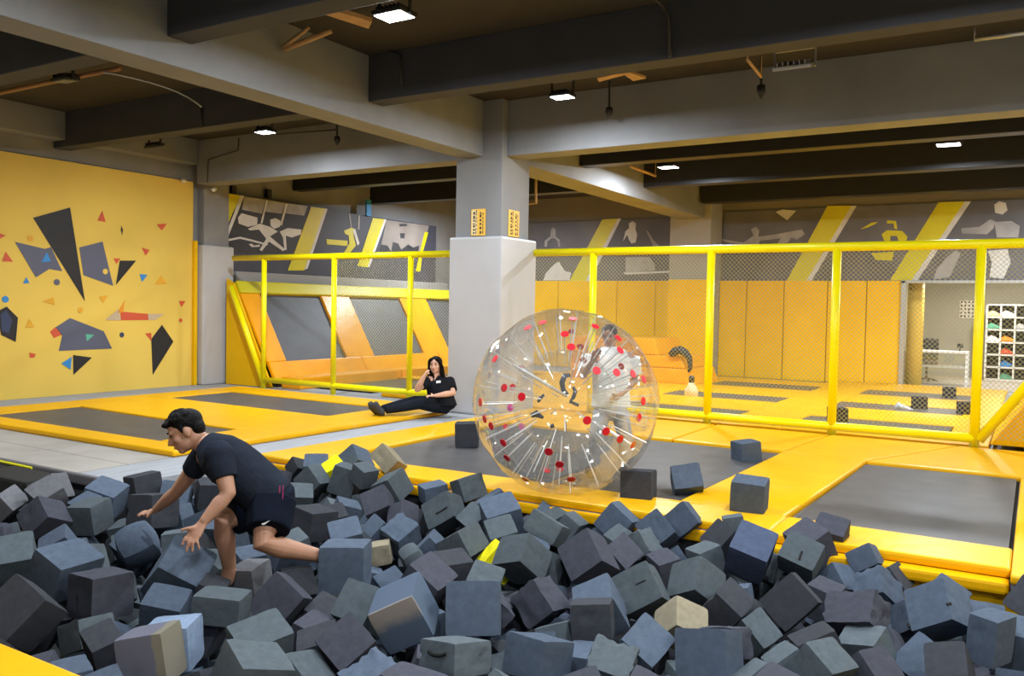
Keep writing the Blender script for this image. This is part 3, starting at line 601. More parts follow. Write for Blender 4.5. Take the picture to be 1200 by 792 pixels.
bm = bmesh.new(); tube(bm, [V(q.x, 23.7, zt+.05), V(q.x, 23.7, zt+.16)], .015, 8); rebase(link('stand', bm, 'dark_metal'), cd)
bm = bmesh.new(); box(bm, (q.x-.07, 23.68, zt+.14), (q.x+.07, 23.73, zt+.24), .01); rebase(link('head', bm, 'strap'), cd)
# notice with a grid of printed squares
u0 = at_y(1125, 352, 27.18); u1 = at_y(1142, 373, 27.18)
nt_ = empty('notice', ((u0.x+u1.x)/2, 27.18, u1.z), 'white notice with rows of small dark prints on the reception wall', 'notice')
bm = bmesh.new(); box(bm, (u0.x, 27.17, u1.z), (u1.x, 27.19, u0.z)); rebase(link('sheet', bm, 'cardboard'), nt_)
bm = bmesh.new()
for i in range(4):
    for j in range(5):
        x = u0.x+(i+.25)*(u1.x-u0.x)/4; z = u1.z+(j+.3)*(u0.z-u1.z)/5; box(bm, (x, 27.165, z), (x+(u1.x-u0.x)/9, 27.17, z+(u0.z-u1.z)/10))
o = link('printed_marks', bm, 'ink'); o['kind'] = 'stuff'; rebase(o, nt_)
# cubby shelf with shoes
u0 = at_y(1157, 357, 26.3); u1 = at_y(1157, 452, 26.3)
sh = empty('shoe_rack', (u0.x+1, 26.5, -.07), 'tall white grid rack of shoe cubbies in the reception', 'shelf')
nx, nz = 6, 6; cw = (at_y(1173.5, 357, 26.3).x-u0.x); z1 = u0.z; z0 = max(u1.z, -.05); chh = (z1-z0)/nz
bm = bmesh.new(); box(bm, (u0.x, 26.68, z0), (u0.x+nx*cw, 26.72, z1)); rebase(link('back_panel', bm, 'shelf_dark'), sh)
for i in range(nx+1):
    bm = bmesh.new(); box(bm, (u0.x+i*cw-.02, 26.3, z0), (u0.x+i*cw+.02, 26.7, z1)); rebase(link('upright', bm, 'white'), sh)
for j in range(nz+1):
    bm = bmesh.new(); box(bm, (u0.x, 26.3, z0+j*chh-.02), (u0.x+nx*cw, 26.7, z0+j*chh+.02)); rebase(link('shelf_board', bm, 'white'), sh)
shoes = [(0, 5, 'cream', 'cream'), (1, 5, 'white_cloth', 'white'), (0, 4, 'teal_paint', 'pale teal'), (0, 3, 'white_cloth', 'white'), (1, 3, 'orange_paint', 'orange'), (1, 2, 'red_paint', 'coral'), (1, 1, 'blue_paint', 'blue'), (1, 0, 'teal_paint', 'teal'), (2, 4, 'grey_cloth', 'grey')]
for i, j, mt, cn in shoes:
    x = u0.x+(i+.5)*cw; z = z0+j*chh+.022; bm = bmesh.new()
    loft(bm, [(V(x-.19+.38*t, 26.45, z+h), V(0, 1, 0), wd, V(0, 0, 1), h) for t, h, wd in ((0, .02, .02), (.1, .055, .045), (.35, .085, .05), (.55, .07, .05), (.8, .045, .055), (1, .015, .03))], 12)
    tag(link('shoe', bm, mt, None, True), '%s shoe in the reception rack, shelf %s from the floor' % (cn, ('first', 'second', 'third', 'fourth', 'fifth', 'sixth')[j]), 'shoe', 'shoes in the rack')
u = at_y(1083, 337, 24.5)
def downlight(x, y, z, label):
    d = empty('downlight', (x, y, z), label, 'light', 'reception downlights')
    bm = bmesh.new(); tube(bm, [V(x, y, z), V(x, y, z-.04)], .09, 16); rebase(link('bezel', bm, 'white'), d)
    bm = bmesh.new(); tube(bm, [V(x, y, z-.03), V(x, y, z-.045)], .06, 16); rebase(link('lens', bm, 'led'), d)
    L = bpy.data.lights.new('downlight_lamp', 'AREA'); L.shape = 'DISK'; L.size = .12; L.energy = 75; L.color = (1, .92, .8)
    lo = bpy.data.objects.new('downlight_lamp', L); COL.objects.link(lo); lo.location = (x, y, z-.06); lo.parent = d; lo.matrix_parent_inverse = Matrix.Translation(-V(x, y, z))
downlight(-2.0, 23.5, 2.8, 'warm downlight over the left end of the reception'); downlight(-.6, 25.3, 2.8, 'downlight in front of the shoe rack'); downlight(1.6, 24.5, 2.8, 'downlight at the right end of the reception')
# ------------------------------------------------------------------ flood lamps
def flood(x, y, z, label, lit=True, mat='dark_metal', tilt=0.0, size=.30, power=None, yaw=0.0, group='ceiling flood lamps'):
    f = empty('flood_lamp', (x, y, z), label, 'lamp', group)
    Rm = Matrix.Rotation(yaw, 3, 'Z') @ Matrix.Rotation(tilt, 3, 'X')
    def put(name, fn, mt, smooth=False):
        bm = bmesh.new(); fn(bm)
        for v in bm.verts: v.co = Rm @ v.co + V(x, y, z)
        rebase(link(name, bm, mt, None, smooth), f)
    h = size/2
    def body(bm):
        prism(bm, [(-h, -h*.75), (h, -h*.75), (h, h*.75), (-h, h*.75)], 0, .045, .01)
        for k in range(6): box(bm, (-h*.8+k*h*.29, -h*.6, .045), (-h*.8+k*h*.29+.012, h*.6, .085))
    put('housing', body, mat)
    put('lens', lambda bm: box(bm, (-h*.88, -h*.64, -.006), (h*.88, h*.64, .004)), 'led' if lit else 'lens_off')
    for sx in (-1, 1):
        bm = bmesh.new(); box(bm, (sx*(h+.012)-.008, -.018, -.0), (sx*(h+.012)+.008, .018, .2))
        Ry = Matrix.Rotation(yaw, 3, 'Z')
        for v in bm.verts: v.co = Ry @ v.co + V(x, y, z)
        rebase(link('bracket_arm', bm, mat), f)
    bm = bmesh.new(); box(bm, (-h-.02, -.018, .2), (h+.02, .018, .212)); tube(bm, [V(0, 0, .21), V(0, 0, CEIL-z)], .012, 8)
    Ry = Matrix.Rotation(yaw, 3, 'Z')
    for v in bm.verts: v.co = Ry @ v.co + V(x, y, z)
    rebase(link('bracket', bm, mat), f)
    if lit:
        L = bpy.data.lights.new('flood_light', 'AREA'); L.shape = 'RECTANGLE'; L.size = size*.88; L.size_y = size*.64
        L.energy = power or LAMP_W; L.color = (.86, .93, 1.0)
        lo = bpy.data.objects.new('flood_light', L); COL.objects.link(lo)
        mw_ = Matrix.Translation(V(x, y, z)) @ (Rm.to_4x4()) @ Matrix.Translation(V(0, 0, -.012))
        lo.parent = f; lo.matrix_parent_inverse = Matrix.Translation(-V(x, y, z)); lo.matrix_world = mw_
        lo.location = mw_.to_translation(); lo.rotation_euler = Rm.to_euler()
    return f
flood(-5.38, 6.55, 4.45, 'lit flood lamp at the top of the photo over the foam pit', size=.36)
flood(-5.42, 10.1, 4.45, 'lit flood lamp between the dark beam and the grey beam right of the pillar')
flood(-6.12, 15.8, 4.42, 'lit flood lamp beyond the grey beam near the far bright beam end', power=330, size=.38)
flood(-1.25, 15.6, 4.42, 'lit flood lamp at the far right above the yellow striped banner', power=330, size=.38)
flood(-10.75, 9.85, 4.42, 'lit flood lamp before the grey beam above the left net fence', power=260)
flood(-10.6, 6.4, 4.42, 'unlit black flood lamp hanging upper left by the orange pipe', lit=False, tilt=.15)
flood(-13.5, 9.8, 4.40, 'unlit black flood lamp hanging above the painted yellow wall', lit=False, tilt=.3)
flood(-2.38, 9.95, 4.40, 'unlit silver flood lamp tilted on a bracket, upper right', lit=False, mat='steel', tilt=.3, size=.42)
for x, y in [(-12.2, 3.0), (-5.6, 3.2), (-1.2, 3.4), (-1.0, 7.0), (3.2, 6.8), (3.0, 3.6), (-.5, .2), (3.0, 10.2), tuple(at_z(562, 226, 4.42))[:2], (-12.6, 18.6), (3.0, 15.8), (1.5, 19.4), (3, -2)]:
    flood(x, y, 4.42, 'unseen lit flood lamp put in along the ceiling rows to light the hall', power=(330 if y > 12 else None))  # unseen lamps, put in for the light they give
# ------------------------------------------------------------------ pipes, cables, sprinklers under the ceiling
def tubething(name, pts, rad, mat, label, cat, seg=8):
    bm = bmesh.new(); tube(bm, pts, rad, seg)
    if name == 'pipe':
        for p in pts[:2]: tube(bm, [Vector(p), V(p[0], p[1], CEIL)], .008, 6)
    return tag(link(name, bm, mat, None, True), label, cat)
tubething('pipe', [at_z(-30, 115, 4.5), at_z(60, 96, 4.5), at_z(140, 80, 4.5)], .032, 'copper', 'orange pipe under the ceiling at the far upper left', 'pipe')
tubething('cable', bez(at_z(120, 84, 4.45), at_z(210, 100, 4.45), at_x(236, 125, -9.2), 10), .012, 'steel', 'pale cable drooping from the orange pipe to the dark beam', 'cable')
tubething('cable', [at_y(236, 124, 8.70), at_y(236, 150, 8.70)], .012, 'dark_metal', 'short black cable down the face of the left dark beam', 'cable')
tubething('cable', [at_y(325, 157, 11.2), at_y(395, 152, 11.46)], .012, 'dark_metal', 'black cable from the lit lamp along the grey beam', 'cable')
tubething('cable', [at_y(280, 162, 11.48), at_y(279, 176, 11.48), at_y(244, 187, 11.48), at_y(243, 214, 11.48)], .011, 'dark_metal', 'dark cable running down the grey beam by the left pillar', 'cable')
tubething('cable', [at_z(-8, 76, 4.7), at_z(20, 72, 4.8), at_z(50, 86, 4.7)], .012, 'steel', 'pale cable at the far upper left edge', 'cable')
for k, (pts, lb_) in enumerate(((((331, 56), (362, 32)), 'thinner stick'), (((332, 58), (388, 36)), 'thicker stick'))):
    tubething('wooden_stick', [at_x(pts[0][0], pts[0][1], -7.44), at_x(pts[0][0], pts[0][1], -7.44)+ (at_z(pts[1][0], pts[1][1], 4.75)-at_x(pts[0][0], pts[0][1], -7.44))], .022+.012*k, 'wood', '%s of wood wedged between the long grey beam and the ceiling' % lb_, 'stick')
a = at_z(405, 18, 4.7)
bm = bmesh.new(); slab(bm, [at_z(370, 14, 4.72), at_z(432, 34, 4.72), at_z(436, 26, 4.72), at_z(376, 8, 4.72)], (0, 0, 1), .05, .006); tag(link('wooden_plank', bm, 'wood'), 'short wooden plank under the ceiling left of the top flood lamp', 'plank')
bm = bmesh.new(); slab(bm, [at_z(700, 92, 4.55), at_z(735, 84, 4.55), at_z(757, 92, 4.55), at_z(742, 95, 4.55), at_z(732, 88, 4.55), at_z(702, 96, 4.55)], (0, 0, 1), .03); q_ = at_z(735, 90, 4.56); tube(bm, [q_, V(q_.x, q_.y, CEIL)], .01, 6); tag(link('mounting_plate', bm, 'wood'), 'pale arrow-shaped plate under the ceiling right of the second lit lamp', 'plate')
def sprinkler(px, py0, py1, Y, label, mat='dark_metal'):
    a = at_y(px, py0, Y); b = at_y(px, py1, Y); s = empty('sprinkler', a, label, 'sprinkler', 'sprinklers')
    bm = bmesh.new(); tube(bm, [V(a.x, a.y, CEIL), a, a+(b-a)*.5], .016, 8); rebase(link('pipe', bm, mat), s)
    bm = bmesh.new(); m = a+(b-a)*.5; tube(bm, [m, m+(b-a)*.25, m+(b-a)*.4, b], [.05, .055, .03, .012], 10); rebase(link('head', bm, mat, None, True), s)
sprinkler(395, 150, 170, 11.3, 'dark sprinkler head at the grey beam above the left fence')
sprinkler(714, 114, 138, 11.2, 'dark sprinkler head right of the second lit lamp')
sprinkler(892, 84, 116, 10.8, 'dark sprinkler head left of the silver flood lamp')
tubething('pipe', [at_z(876, 70, 4.36), at_z(892, 90, 4.5)], .018, 'wood', 'pale slanting pipe leading to the sprinkler left of the silver lamp', 'pipe')
tubething('pipe', [at_z(1142, 46, 4.7), at_z(1215, 36, 4.7)], .03, 'steel', 'grey pipe under the ceiling at the upper right', 'pipe')
tubething('cable', bez(at_y(765, -4, 8.0), at_y(782, 8, 8.4), at_y(784, 22, 8.58), 6)+[at_y(785, 66, 8.58)], .02, 'dark_metal', 'black conduit coming down the dark beam at the top of the photo', 'cable')
tubething('cable', [at_y(400, 38, 8.56), at_y(469, 64, 8.58), at_y(471, 102, 8.58)], .014, 'dark_metal', 'black cable running down the dark beam by the long grey beam', 'cable')
tubething('pipe', [at_z(739, 195, 4.5), at_z(768, 206, 4.5)], .03, 'wood', 'pale pipe end beside the far bright beam end', 'pipe')
tubething('bracket', [at_y(628, 218, 14.0)+V(0, 0, 1.2), at_y(628, 218, 14.0), at_y(628, 238, 14.0), at_y(620, 238.5, 14.0)], .025, 'wood', 'small pale bracket seen just right of the central pillar', 'bracket')
p = at_x(431, 244, -14.68); bm = bmesh.new(); box(bm, (-14.69, p.y-.09, p.z-.2), (-14.64, p.y+.09, p.z+.22), .01); tag(link('blue_tag', bm, 'blue_paint'), 'small blue sheet hanging above the left banner', 'tag')
for px, py in ((314.5, 227), (273, 223)):
    p = at_x(px, py, -14.85); bm = bmesh.new(); box(bm, (-14.9, p.y-.06, p.z-.1), (-14.8, p.y+.06, p.z+.1), .01); tag(link('speaker', bm, 'strap'), 'small black box above the left banner, %s' % ('over the players print' if px > 300 else 'next to the left pillar'), 'box')
p = at_y(520, 255, 20.5)
q = at_x(252, 221, -14.50)
cm = empty('security_camera', q, 'small white security camera on the left pillar', 'camera')
bm = bmesh.new(); tube(bm, [q, q+V(.1, -.12, -.04)], .045, 12); rebase(link('body', bm, 'white', None, True), cm)
bm = bmesh.new(); tube(bm, [q, q+V(-.14, .0, .02)], .02, 8); rebase(link('arm', bm, 'white', None, True), cm)
q = at_x(215, 212, -14.7); bm = bmesh.new(); ell(bm, q, .05, .07, .05); tag(link('junction_box', bm, 'cream', None, True), 'small cream fitting at the top corner of the painted wall', 'fitting')
# ------------------------------------------------------------------ foam pit
FOAM = json.loads('''[["stripe",[-2.934,3.732,-0.06],[0.763,-0.568,-0.308,0.021],[0.276,0.265,0.299],"blue",350,[474,717]],
["square",[-2.636,3.983,-0.053],[0.559,-0.788,-0.22,0.131],[0.294,0.293,0.287],"blue",262,[556,713]],
["undersq",[-2.37,3.421,-0.071],[0.46,-0.641,-0.42,0.448],[0.244,0.156,0.259],"green",227,[534,768]],
["c4a",[-3.29,3.008,-0.065],[0.182,-0.797,-0.574,0.04],[0.272,0.218,0.153],"green",143,[305,751]],
["c4b",[-3.042,2.733,-0.088],[0.018,-0.804,-0.563,0.189],[0.272,0.246,0.232],"green",273,[295,793]],
["tanstripe",[-3.674,2.659,-0.106],[0.665,-0.69,-0.262,0.119],[0.233,0.252,0.249],"purple",322,[177,767]],
["c6",[-4.672,3.038,-0.095],[0.484,-0.552,-0.475,0.484],[0.258,0.251,0.273],"purple",262,[118,696]],
["c7",[-4.709,2.601,-0.087],[0.4,-0.885,0.036,0.236],[0.267,0.27,0.268],"dark",307,[27,718]],
["c8",[-5.038,3.039,-0.02],[0.128,-0.645,-0.737,0.157],[0.32,0.251,0.252],"blue",243,[76,668]],
["c9",[-5.437,3.823,-0.105],[0.435,-0.751,-0.496,0.029],[0.255,0.258,0.257],"blue",167,[162,638]],
["c10",[-6.641,3.842,-0.096],[0.525,-0.716,-0.421,-0.186],[0.233,0.243,0.265],"purple",136,[53,608]],
["c11",[-7.437,4.325,-0.118],[0.303,-0.702,-0.644,-0.04],[0.238,0.245,0.245],"light",60,[56,583]],
["c12",[-7.734,4.534,-0.127],[0.23,-0.47,-0.704,0.48],[0.251,0.242,0.25],"light",26,[60,574]],
["c13",[-7.692,4.107,-0.168],[0.328,-0.451,-0.777,0.293],[0.223,0.194,0.222],"light",58,[8,590]],
["c14",[-5.769,3.124,-0.107],[0.27,-0.837,-0.466,0.096],[0.255,0.254,0.256],"green",124,[16,657]],
["c15",[-6.554,4.171,-0.129],[0.746,-0.647,-0.127,0.098],[0.233,0.241,0.252],"green",124,[106,605]],
["c16",[-6.956,4.561,-0.113],[0.18,-0.509,-0.838,0.074],[0.273,0.275,0.273],"blue",83,[123,585]],
["c17",[-6.95,4.94,-0.043],[0.542,-0.553,-0.499,0.39],[0.258,0.195,0.242],"dark",61,[168,567]],
["c18",[-6.077,4.41,-0.059],[0.421,-0.539,-0.511,0.52],[0.276,0.267,0.293],"dark",110,[180,598]],
["c19",[-4.566,3.505,-0.073],[0.161,-0.874,-0.29,0.356],[0.296,0.287,0.287],"blue",208,[210,671]],
["c20",[-5.912,6.058,-0.069],[0.64,-0.658,-0.337,-0.211],[0.223,0.236,0.214],"green",53,[367,563]],
["c21",[-6.485,6.43,-0.076],[0.484,-0.752,-0.312,-0.322],[0.152,0.185,0.188],"dark",23,[350,550]],
["c22",[-5.801,5.778,-0.173],[0.199,-0.888,-0.391,0.138],[0.224,0.213,0.199],"green",49,[352,584]],
["c23",[-5.622,6.214,-0.05],[0.653,-0.718,-0.048,0.237],[0.247,0.274,0.258],"green",65,[406,562]],
["c24",[-5.339,6.149,0.04],[0.13,-0.785,-0.598,0.092],[0.172,0.2,0.182],"green",56,[427,557]],
["c25",[-5.877,6.629,0.037],[0.504,-0.777,-0.297,-0.231],[0.241,0.224,0.26],"blue",38,[417,541]],
["tan26",[-5.41,6.594,0.106],[0.528,-0.705,-0.438,-0.179],[0.178,0.274,0.251],"tan",57,[456,540]],
["c27",[-5.073,6.241,-0.061],[0.474,-0.504,-0.662,0.287],[0.247,0.24,0.257],"green",63,[460,571]],
["c28",[-4.926,5.882,-0.148],[0.413,-0.841,-0.339,-0.084],[0.232,0.242,0.243],"purple",68,[445,593]],
["c29",[-4.621,5.833,-0.186],[0.241,-0.792,-0.388,0.405],[0.192,0.195,0.205],"purple",44,[472,605]],
["c30",[-4.21,5.286,-0.168],[0.284,-0.72,-0.631,-0.06],[0.23,0.212,0.201],"blue",85,[469,627]],
["c31",[-4.354,4.822,-0.13],[0.2,-0.888,-0.413,-0.012],[0.234,0.244,0.243],"blue",59,[406,634]],
["c32",[-4.456,5.337,-0.192],[0.273,-0.797,-0.453,-0.291],[0.16,0.21,0.208],"blue",29,[446,624]],
["c33",[-3.772,4.173,-0.054],[0.662,-0.703,-0.195,0.171],[0.29,0.295,0.287],"blue",217,[405,663]],
["tan34",[-4.215,5.06,-0.253],[0.681,-0.656,-0.284,0.159],[0.15,0.15,0.19],"tan",44,[447,647]],
["c35",[-4.221,5.902,-0.113],[0.539,-0.786,-0.257,-0.16],[0.273,0.243,0.255],"green",110,[522,601]],
["c36",[-4.669,6.34,-0.073],[0.056,-0.879,-0.469,-0.06],[0.228,0.206,0.165],"blue",39,[508,577]],
["c37",[-4.353,6.451,-0.012],[0.556,-0.66,-0.454,0.223],[0.241,0.216,0.237],"green",63,[549,572]],
["c38",[-3.912,5.914,-0.16],[0.29,-0.793,-0.503,-0.186],[0.208,0.223,0.227],"green",38,[558,613]],
["c39",[-3.604,5.827,-0.056],[0.196,-0.896,-0.395,-0.054],[0.288,0.283,0.281],"blue",90,[588,608]],
["c40",[-3.461,5.611,-0.14],[0.247,-0.895,-0.371,-0.037],[0.222,0.234,0.235],"green",57,[589,630]],
["c41",[-3.505,5.12,-0.093],[0.38,-0.595,-0.637,0.311],[0.26,0.203,0.263],"green",86,[541,638]],
["yel42",[-3.202,5.157,-0.171],[0.1,-0.847,-0.367,-0.371],[0.202,0.226,0.226],"yellow",26,[585,658]],
["c43",[-2.941,5.03,-0.078],[0.376,-0.91,0.024,-0.171],[0.276,0.226,0.262],"green",188,[612,655]],
["c44",[-3.154,5.776,-0.059],[0.506,-0.645,-0.504,-0.275],[0.168,0.276,0.239],"green",86,[642,619]],
["c45",[-2.565,5.297,-0.082],[0.46,-0.813,-0.266,-0.237],[0.269,0.28,0.261],"purple",195,[690,655]],
["c46",[-3.562,6.446,-0.168],[0.214,-0.589,-0.771,0.112],[0.208,0.153,0.208],"blue",11,[637,607]],
["c47",[-3.377,6.313,-0.151],[0.134,-0.786,-0.603,-0.015],[0.177,0.154,0.176],"green",15,[650,612]],
["c48",[-3.187,6.229,-0.156],[0.149,-0.667,-0.691,0.235],[0.207,0.169,0.208],"green",38,[668,619]],
["c49",[-2.832,6.37,-0.084],[0.594,-0.659,-0.38,-0.264],[0.238,0.241,0.242],"blue",73,[723,612]],
["c50",[-2.413,6.187,-0.058],[0.508,-0.758,-0.378,-0.158],[0.221,0.238,0.236],"blue",68,[770,623]],
["c51",[-2.303,6.468,-0.01],[0.584,-0.716,-0.323,-0.204],[0.211,0.209,0.221],"blue",78,[801,609]],
["c52",[-2.5,5.652,-0.142],[0.402,-0.666,-0.617,0.12],[0.227,0.211,0.228],"purple",65,[724,653]],
["c53",[-2.7,6.094,-0.195],[0.24,-0.727,-0.643,0.037],[0.219,0.196,0.222],"green",23,[724,640]],
["c54",[-2.442,5.92,-0.118],[0.275,-0.685,-0.593,0.321],[0.215,0.185,0.214],"green",51,[750,641]],
["c55",[-2.171,5.727,-0.193],[0.109,-0.902,-0.411,-0.075],[0.174,0.207,0.21],"purple",57,[779,667]],
["c56",[-2.04,4.986,-0.119],[0.505,-0.802,-0.285,-0.144],[0.257,0.253,0.251],"green",182,[752,693]],
["c57",[-2.157,4.635,-0.145],[0.21,-0.931,-0.229,-0.194],[0.246,0.252,0.252],"blue",112,[704,712]],
["c58",[-2.081,4.374,-0.118],[0.645,-0.741,-0.172,0.078],[0.228,0.2,0.227],"dark",155,[695,725]],
["c59",[-2.524,4.545,-0.158],[0.6,-0.704,-0.291,-0.243],[0.206,0.23,0.227],"purple",173,[633,706]],
["c60",[-2.06,3.705,-0.101],[0.593,-0.803,0.047,-0.047],[0.233,0.195,0.27],"blue",262,[631,769]],
["c61",[-1.747,3.874,-0.178],[0.145,-0.977,-0.099,0.122],[0.218,0.24,0.237],"green",146,[714,790]],
["c62",[-1.706,4.182,-0.146],[0.356,-0.684,-0.634,0.062],[0.238,0.209,0.232],"blue",141,[751,761]],
["tan63",[-1.675,4.703,-0.168],[0.368,-0.847,0.003,-0.383],[0.225,0.194,0.221],"tan",124,[798,732]],
["c64",[-1.372,4.297,-0.141],[0.573,-0.815,-0.053,-0.072],[0.273,0.259,0.278],"blue",304,[831,768]],
["c65",[-1.684,3.502,-0.17],[0.194,-0.908,-0.365,-0.073],[0.194,0.222,0.221],"purple",52,[688,826]],
["c65b",[-1.519,3.718,-0.169],[0.081,-0.616,-0.766,0.166],[0.198,0.147,0.196],"purple",38,[749,816]],
["c66",[-1.793,5.302,-0.124],[0.297,-0.815,-0.228,0.443],[0.248,0.25,0.256],"green",173,[816,686]],
["c67",[-1.952,5.968,-0.144],[0.031,-0.888,-0.437,-0.136],[0.19,0.199,0.198],"green",57,[827,656]],
["c68",[-1.889,6.223,-0.073],[0.256,-0.835,-0.36,-0.33],[0.216,0.231,0.232],"dark",55,[850,637]],
["c69",[-1.91,6.497,-0.001],[0.668,-0.712,-0.21,0.054],[0.153,0.152,0.193],"green",20,[860,616]],
["c70",[-1.629,5.972,-0.036],[0.309,-0.663,-0.675,-0.094],[0.277,0.269,0.277],"navy",205,[880,647]],
["c71",[-1.293,6.0,-0.025],[0.362,-0.699,-0.584,-0.197],[0.213,0.248,0.224],"green",150,[939,653]],
["c72",[-1.303,6.328,-0.014],[0.193,-0.87,-0.407,-0.2],[0.225,0.254,0.252],"purple",81,[950,638]],
["c73",[-1.213,6.59,0.022],[0.238,-0.969,0.033,0.065],[0.223,0.208,0.196],"purple",65,[974,625]],
["c74",[-1.191,5.28,-0.104],[0.556,-0.717,-0.36,-0.217],[0.269,0.23,0.251],"dark",184,[927,705]],
["c75",[-1.072,5.664,-0.183],[0.1,-0.757,-0.644,0.04],[0.214,0.183,0.215],"purple",59,[966,703]],
["c76",[-0.791,5.124,-0.056],[0.353,-0.913,0.084,-0.188],[0.291,0.207,0.182],"purple",191,[1004,720]],
["c77",[-0.793,5.978,-0.164],[0.324,-0.906,0.009,-0.273],[0.208,0.216,0.229],"blue",110,[1030,694]],
["c78",[-0.934,6.347,-0.063],[0.546,-0.788,-0.185,-0.216],[0.185,0.152,0.197],"blue",67,[1014,656]],
["c79",[-0.77,6.293,-0.181],[0.312,-0.702,-0.577,0.277],[0.215,0.178,0.215],"dark",30,[1042,683]],
["c80",[-0.4,5.515,-0.066],[0.435,-0.842,0.011,-0.318],[0.271,0.254,0.225],"blue",291,[1101,715]],
["c81",[-0.545,5.722,-0.208],[0.505,-0.704,0.15,-0.476],[0.218,0.177,0.218],"blue",47,[1073,725]],
["c82",[-0.707,4.932,-0.176],[0.008,-0.779,-0.594,-0.2],[0.187,0.228,0.192],"green",107,[1015,762]],
["c83",[-0.642,4.604,-0.175],[0.296,-0.8,-0.48,0.204],[0.213,0.183,0.215],"purple",132,[1019,790]],
["c84",[-0.829,4.403,-0.111],[0.21,-0.808,-0.52,0.181],[0.229,0.193,0.191],"green",200,[964,782]],
["c85",[-1.303,4.965,-0.218],[0.432,-0.756,-0.492,0.018],[0.15,0.198,0.187],"green",100,[888,741]],
["c86",[-1.018,4.546,-0.222],[0.005,-0.909,-0.293,-0.297],[0.169,0.209,0.211],"green",48,[926,785]],
["c87",[-0.952,3.952,-0.121],[0.128,-0.741,-0.658,0.04],[0.206,0.173,0.206],"purple",62,[907,817]],
["c87b",[-1.071,4.178,-0.197],[0.037,0.892,0.305,0.332],[0.176,0.212,0.213],"green",45,[892,808]],
["c88",[-0.127,5.147,-0.048],[0.687,-0.697,0.164,-0.123],[0.147,0.252,0.213],"blue",220,[1161,747]],
["c89",[-0.023,5.389,-0.147],[0.765,-0.641,0.047,-0.023],[0.197,0.254,0.251],"blue",53,[1188,756]],
["c90",[0.107,6.16,-0.129],[0.205,-0.836,-0.264,-0.434],[0.236,0.244,0.244],"dark",44,[1219,710]],
["c91",[-0.29,4.836,-0.17],[0.269,-0.954,-0.036,-0.126],[0.198,0.22,0.222],"dark",169,[1114,789]],
["c91b",[0.049,4.871,-0.188],[0.499,-0.75,0.244,-0.359],[0.21,0.164,0.21],"blue",37,[1205,810]],
["c92",[-3.739,3.573,-0.118],[0.557,-0.624,-0.538,-0.103],[0.255,0.234,0.255],"purple",162,[328,706]],
["c93a",[-3.817,3.21,-0.05],[0.004,-0.5,-0.865,0.045],[0.22,0.265,0.153],"green",176,[260,710]],
["c93b",[-4.393,3.928,-0.176],[0.009,-0.614,-0.786,-0.065],[0.222,0.191,0.171],"light",98,[293,676]],
["c94",[-4.32,3.223,-0.159],[0.208,-0.478,-0.853,-0.003],[0.199,0.237,0.16],"blue",134,[194,711]],
["c95",[-3.177,3.331,-0.215],[0.108,-0.92,-0.364,-0.094],[0.211,0.228,0.231],"dark",52,[377,766]],
["c96",[-2.897,3.237,-0.095],[0.395,-0.727,-0.558,-0.065],[0.223,0.223,0.23],"purple",188,[409,761]],
["c97",[-3.292,3.8,-0.133],[0.344,-0.632,-0.648,-0.25],[0.234,0.24,0.242],"green",122,[426,713]],
["c98",[-2.579,3.068,-0.154],[0.127,-0.805,-0.563,-0.137],[0.22,0.225,0.231],"blue",102,[440,807]],
["c99",[-2.297,2.969,-0.112],[0.013,0.621,0.777,-0.103],[0.25,0.253,0.253],"purple",98,[481,824]],
["c100",[-3.23,4.318,-0.113],[0.239,-0.636,-0.711,0.183],[0.253,0.249,0.253],"purple",109,[499,684]],
["c101",[-3.255,4.635,-0.133],[0.074,-0.889,-0.452,0.01],[0.233,0.241,0.242],"dark",65,[529,672]],
["c102",[-2.947,4.546,-0.15],[0.213,-0.554,-0.805,0.021],[0.235,0.211,0.231],"green",53,[566,689]],
["c103",[-3.791,4.911,-0.2],[0.156,-0.872,-0.419,-0.197],[0.15,0.202,0.199],"green",36,[484,656]],
["c104",[-4.591,4.105,-0.183],[0.067,-0.841,-0.537,0.01],[0.19,0.222,0.22],"blue",36,[293,663]],
["c105",[-4.685,4.64,-0.194],[0.177,-0.823,-0.532,-0.09],[0.164,0.207,0.207],"green",21,[348,642]],
["c106",[-4.807,4.942,-0.083],[0.676,-0.73,0.096,-0.03],[0.267,0.227,0.255],"dark",109,[368,612]],
["c107",[-4.88,5.244,-0.166],[0.17,-0.869,-0.465,-0.007],[0.219,0.234,0.235],"dark",15,[391,614]],
["c108",[-6.138,4.672,-0.181],[0.296,-0.463,-0.665,0.506],[0.22,0.183,0.219],"blue",24,[206,606]],
["c109",[-6.508,5.299,-0.134],[0.643,-0.584,-0.293,0.4],[0.19,0.244,0.235],"dark",63,[243,578]],
["c110",[-6.195,6.388,-0.048],[0.179,-0.916,-0.352,0.078],[0.242,0.25,0.25],"blue",20,[370,551]],
["yel111",[-5.879,6.34,-0.021],[0.294,-0.878,-0.319,-0.201],[0.185,0.214,0.217],"yellow",19,[393,553]],
["c112",[-4.4,2.779,-0.195],[0.66,-0.725,-0.138,-0.14],[0.208,0.16,0.206],"green",82,[102,743]],
["c113",[-4.097,2.69,-0.186],[0.178,-0.79,-0.586,-0.034],[0.163,0.213,0.209],"dark",123,[123,761]],
["c114",[-3.902,2.387,-0.215],[0.024,-0.826,-0.563,0.004],[0.16,0.204,0.205],"blue",45,[84,803]],
["c115",[-3.616,2.384,-0.213],[0.187,-0.806,-0.561,0.01],[0.168,0.207,0.208],"blue",44,[126,821]],
["c116",[-3.944,3.887,-0.171],[0.292,-0.786,-0.498,0.224],[0.211,0.21,0.223],"dark",54,[345,692]],
